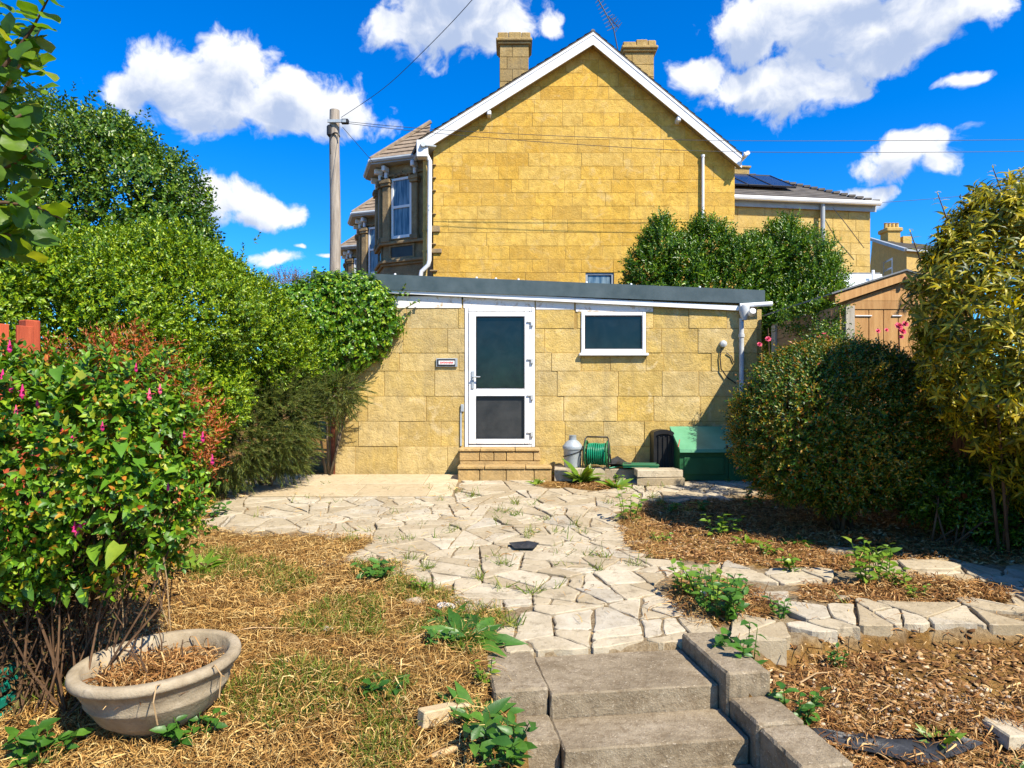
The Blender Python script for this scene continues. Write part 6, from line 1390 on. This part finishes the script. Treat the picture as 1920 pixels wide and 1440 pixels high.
# reddish young growth at the upper right of the bush
rngr = np.random.default_rng(21); pr, nrr = crown_pts([e_at(235, 690, 3.85, .22, .2, .14), e_at(310, 760, 3.9, .16, .18, .16), e_at(350, 820, 3.9, .14, .15, .18), e_at(150, 700, 3.8, .2, .2, .1), e_at(370, 870, 3.9, .08, .1, .1)], 520, rngr, shell=.8)
tag(link('red_growth', scatter_mesh('red_growth', T(leaf_tpl(.05, .014, .15, .3), 9, .14, .8), pr, nrr + np.array((.2, 0, .9)) + rngr.normal(size=pr.shape) * .5, rngr.uniform(.6, 1.1, len(pr)), rngr, ORG[fu.name]), M['red_leaf'], fu), kind='stuff')
def bloom(c, s_, parent):
    m = MB(); c = Vector(c); m.tube([c + Vector((0, 0, .035 * s_)), c + Vector((0, 0, .012 * s_)), c, c + Vector((0, 0, -.018 * s_)), c + Vector((0, 0, -.03 * s_))], [.002 * s_, .006 * s_, .009 * s_, .012 * s_, .006 * s_], 8)
    for k in range(4): a = k * 1.57 + s_; d = Vector((math.cos(a), math.sin(a), .25)) * .03 * s_; sd_ = Vector((-d.y, d.x, 0)) * .35; m.add([c, c + d * .6 + sd_, c + d, c + d * .6 - sd_], [(0, 1, 2, 3)])
    m.build('flower', M['magenta'] if int(c.x * 1000) % 3 else M['rose'], parent)
for px, py, s_ in ((18, 650, 1.4), (20, 722, 1.8), (42, 735, 1.6), (5, 705, 1.4), (108, 780, 1.1), (118, 808, 1.1), (135, 822, 1.1), (192, 800, 1.1), (12, 948, 1.2), (78, 942, 1.2), (140, 990, 1.5), (145, 998, 1.3), (280, 740, 1.4), (380, 820, 1.2), (398, 862, 1.2), (315, 913, 1.0), (70, 755, .9), (345, 815, .9), (150, 985, 1.2), (60, 850, .9), (110, 965, 1.0), (210, 760, .9), (30, 770, 1.2), (300, 730, 1.2), (255, 690, 1.0)): bloom(at(px, py, 3.36 if px < 200 else 3.5), s_ * .68, fu)

# near branches of a hazel reaching in at the top left
hz = thing('hazel_tree', (-2.55, 2.0, -.6), 'near hazel branches with large rounded leaves at the top left corner', 'tree')
MB().tube([(-2.55, 2.0, -.65), (-2.5, 2.02, .5), (-2.42, 2.05, 1.4), (-2.35, 2.1, 2.3), (-2.2, 2.15, 3.2)], [.07, .06, .05, .04, .02], 10).build('trunk', M['bark'], hz, smooth=True)
M['hazel_o'] = leafo_mat('hazel_leaf', [(0, (.05, .13, .010)), (.5, (.09, .20, .012)), (.85, (.17, .29, .015)), (1, (.32, .36, .03))], .45, .5)
def hleaf(seed):
    r = random.Random(seed); n = 14; v = [(0, .45, -.03)]; 
    for k in range(n):
        a = 2 * math.pi * k / n; rr = .5 * (1 + .10 * math.cos(a) + (.05 if k % 2 else -.03)); x = rr * math.sin(a) * .92; y = .5 - rr * math.cos(a) * .98
        v.append((x, y, .10 * abs(x) + .06 * math.sin(3 * a + seed) - .10 * y * y))
    return np.array(v), np.array([(0, 1 + k, 1 + (k + 1) % n) for k in range(n)])
hz_m = [leaf_mesh('hazel_leaf', hleaf(i), M['hazel_o']) for i in range(4)]
br = [[(-330, 620), (-120, 330), (0, 135), (60, 55), (100, -20)], [(-330, 620), (-100, 300), (0, 180), (45, 110), (76, 54)], [(-330, 640), (-120, 420), (-20, 330), (40, 300), (75, 270)], [(-300, 600), (-100, 380), (10, 380), (70, 388), (135, 420)], [(-300, 660), (-120, 500), (-20, 440), (20, 440)], [(-330, 620), (-160, 200), (-40, 40), (10, -40)], [(-300, 620), (-100, 260), (0, 240), (40, 215)]]
for bi, P in enumerate(br):
    Yb = 2.15 + .05 * (bi % 3); pts = [at(px, py, Yb if i else 2.1) for i, (px, py) in enumerate(P)]; MB().tube(pts, [.014, .009, .006, .004, .002][:len(pts)], 6).build('branch', M['pale_stem'] if bi == 1 else M['stem'], hz, smooth=True)
    LP = []; LD = []; S = []
    n = 15 if bi in (1, 3) else 17
    for k in range(n):
        u = .30 + .70 * (k + .5) / n; q = u * (len(pts) - 1.001); i = int(q); p = pts[i].lerp(pts[i + 1], q - i); ax = (pts[i + 1] - pts[i]).normalized(); side = 1 if k % 2 else -1
        d = ax * .35 + Vector((ax.z, 0, -ax.x)) * side * .8 + Vector((rnd.uniform(-.2, .5), rnd.uniform(-.5, .5), -.35 + rnd.uniform(-.3, .3))); LP.append(p); LD.append(d); S.append(rnd.uniform(.055, .10) * (1.1 - .35 * u))
    leaf_objs(hz, hz_m, None, LP, LD, S, rnd)
LP = [at(rnd.uniform(-40, 70) , rnd.uniform(0, 480), rnd.uniform(2.1, 2.5)) for _ in range(110)]
leaf_objs(hz, hz_m, None, LP, [Vector((rnd.uniform(-.5, 1), rnd.uniform(-.6, .6), rnd.uniform(-.8, .4))) for _ in LP], [rnd.uniform(.05, .09) for _ in LP], rnd)

# ------------------------------------------------------------------ weeds, one by one
M['weed_a'] = leafo_mat('weed_bright', [(0, (.10, .21, .014)), (.6, (.17, .29, .022)), (1, (.27, .36, .04))])
M['weed_b'] = leafo_mat('weed_green', [(0, (.035, .115, .014)), (.6, (.065, .175, .018)), (1, (.11, .24, .025))])
dock = [leaf_mesh('dock_leaf', leaf_tpl(1, .29, .12, c, 9), M['weed_b']) for c in (.25, .5)]; dock_a = [leaf_mesh('dock_leaf', leaf_tpl(1, .27, .12, c, 9), M['weed_a']) for c in (.25, .5)]
ovA = [leaf_mesh('weed_leaf', leaf_tpl(1, .52, .14, c, 7), M['weed_a']) for c in (.1, .3)]; ovB = [leaf_mesh('weed_leaf', leaf_tpl(1, .52, .14, c, 7), M['weed_b']) for c in (.1, .3)]
def weed(px, py, wpx, kind, label, n=None, tall=1.0):
    g = onG(gnd(px, py)); sc_ = g.y / F; w = wpx * sc_ * 1.42; t = thing('weed', g, label, 'weed', 'weeds'); r = random.Random(px * 7 + py); LP = []; LD = []; S = []
    if kind in ('dock', 'dockb'):
        n = int((n or 11) * 1.5)
        for k in range(n): a = k * 2.4 + r.uniform(-.3, .3); LP.append(g + Vector((math.cos(a), math.sin(a), 0)) * .015); LD.append(Vector((math.cos(a), math.sin(a), r.uniform(.35, 1.3) * tall))); S.append(w * .50 * r.uniform(.45, 1.05))
        ms = dock if kind == 'dock' else dock_a
    else:
        n = n or 30; ns = max(4, n // 5)
        for s_ in range(ns):
            a = r.uniform(0, 6.28); tip = g + Vector((math.cos(a) * w * .38 * r.random() ** .5, math.sin(a) * w * .30 * r.random() ** .5, w * .55 * tall * r.uniform(.6, 1.1))); b = g + Vector((math.cos(a) * w * .12, math.sin(a) * w * .1, -.01))
            MB().tube([b, b.lerp(tip, .5) + Vector((0, 0, w * .05)), tip], [.004, .0035, .002], 5).build('stem', M['weed_b'], t)
            for k in range(8): p = b.lerp(tip, .2 + .8 * k / 7); az = k * 2.4 + s_; LP.append(p); LD.append(Vector((math.cos(az), math.sin(az), r.uniform(-.15, .7)))); S.append(min(.095, w * .21) * r.uniform(.5, 1.15))
        ms = ovA if kind == 'leafy' else ovB
    leaf_objs(t, ms, None, LP, LD, S, r)
for a in ((1090, 903, 84, 'dockb', 'bright green bushy weed clump in front of the hose reel', 26, 1.6), (1155, 914, 56, 'dockb', 'yellow-green weed right of the clump before the hose reel', 16, 1.3), (1008, 908, 34, 'dockb', 'small green weed on the paving left of the bushy clump', 9),
          (1025, 886, 50, 'dock', 'drooping green weed at the right end of the door step', 9), (1180, 978, 66, 'leafy', 'leafy weed at the paving corner of the upper right bed', 34, 1.1), (1345, 1000, 84, 'leafy', 'bright low weed lit by sun in the upper right bed', 28, .6), (1398, 1022, 54, 'dockb', 'bright broad-leaved weed at the shade line of the upper bed', 8, .8),
          (1500, 1020, 60, 'dock', 'green weed in the shade below the round bush', 10, .7), (1495, 1072, 56, 'leafy', 'light green weed on the lower edge of the upper right bed', 20, .8), (1632, 1092, 84, 'leafy', 'tall pale green weed in the small bed by the right path', 30, 1.2), (1632, 1050, 70, 'dockb', 'broad-leaved light weed standing above the small right bed', 8, 1.1),
          (1692, 1100, 56, 'leafy', 'yellowish weed at the middle of the small right bed', 20, .9), (1290, 1112, 66, 'leafy', 'curled bright weed at the left of the clump above the right kerb', 28, 1.0), (1350, 1158, 140, 'nettle', 'large leafy weed clump above the right kerb', 70, .8), (1462, 1152, 50, 'nettle', 'thin straggling weed right of the large clump', 14, 1.2),
          (1400, 1245, 120, 'nettle', 'dark green weed growing beside the upper right kerb', 56, 1.1), (1490, 1318, 84, 'nettle', 'weed standing in the bed right of the second kerb', 34, 1.2), (1762, 1348, 72, 'dockb', 'single bright weed by the black membrane', 10, 1.1), (1572, 1212, 44, 'nettle', 'small weed under the broken edge of the right path', 18, 1.1),
          (1905, 1400, 70, 'dock', 'weed at the bottom right edge of the bed', 7, 1.0), (1545, 1395, 50, 'leafy', 'tiny yellow-green weed beside the lowest right kerb', 14, .6), (1720, 1115, 40, 'leafy', 'little weed at the right of the small bed', 12, .8), (880, 1205, 140, 'dock', 'large broad-leaved dock left of the top step', 22, .8), (850, 1165, 90, 'dock', 'dock plant behind the large one beside the white stone', 14, .7),
          (890, 1352, 150, 'dock', 'big glossy dock against the left step kerb', 16, .9), (945, 1440, 130, 'nettle', 'leafy weed at the bottom edge left of the steps', 40, .9), (362, 1392, 100, 'nettle', 'green weed at the front foot of the bowl planter', 40, .7), (70, 1432, 130, 'nettle', 'dark serrated weed in the bottom left corner', 44, .7), (372, 1072, 84, 'dockb', 'upright light green weed right of the fuchsia bush', 18, 1.6),
          (700, 1082, 120, 'nettle', 'low dark weed patch at the left edge of the paving', 40, .35), (790, 1108, 44, 'leafy', 'small weed between the lawn and the paving tip', 14, .7), (725, 1300, 90, 'nettle', 'low green weed in the middle of the front lawn', 30, .35), (160, 1232, 70, 'nettle', 'pale weed leaf cluster at the left rim of the bowl planter', 12, .9),
          (1150, 905, 30, 'leafy', 'tiny weed beside the metal scraper', 9, .9), (1255, 960, 44, 'nettle', 'dark low weed in the bush shadow on the paving', 16, .6), (1330, 962, 60, 'nettle', 'dark low weed right of the shadowed paving stones', 18, .5), (1420, 950, 70, 'nettle', 'dark foliage tuft at the left foot of the round bush', 24, .7), (1210, 862, 34, 'leafy', 'small sprouting weed behind the green tray', 12, 1.4),
          (1330, 1128, 110, 'leafy', 'light green leafy weed just behind the large clump above the kerb', 40, .9), (1660, 1078, 70, 'leafy', 'bright weed between the two tall weeds of the small right bed', 26, 1.0), (1240, 1012, 40, 'leafy', 'small bright weed in the sunny left end of the upper bed', 14, .7),
          (1440, 1040, 44, 'leafy', 'low weed in the sunny strip of the upper bed below the shade', 14, .7), (475, 898, 70, 'leafy', 'bright leafy weed at the hedge foot on the far slabs', 24, .8), (430, 925, 56, 'leafy', 'low weed at the left end of the slabs', 18, .6), (1060, 893, 50, 'dockb', 'weed just left of the bushy clump before the metal bin', 12, 1.3),
          (820, 1215, 70, 'nettle', 'small weed on the lawn left of the large dock', 20, .6), (910, 1275, 60, 'leafy', 'weed between the large dock and the left kerb', 16, .8), (1440, 1300, 60, 'leafy', 'pale weed against the outer side of the upper right kerb', 20, 1.1), (410, 965, 60, 'nettle', 'weed tuft where lawn meets paving beside the fuchsia', 20, .7)):
    weed(*a)
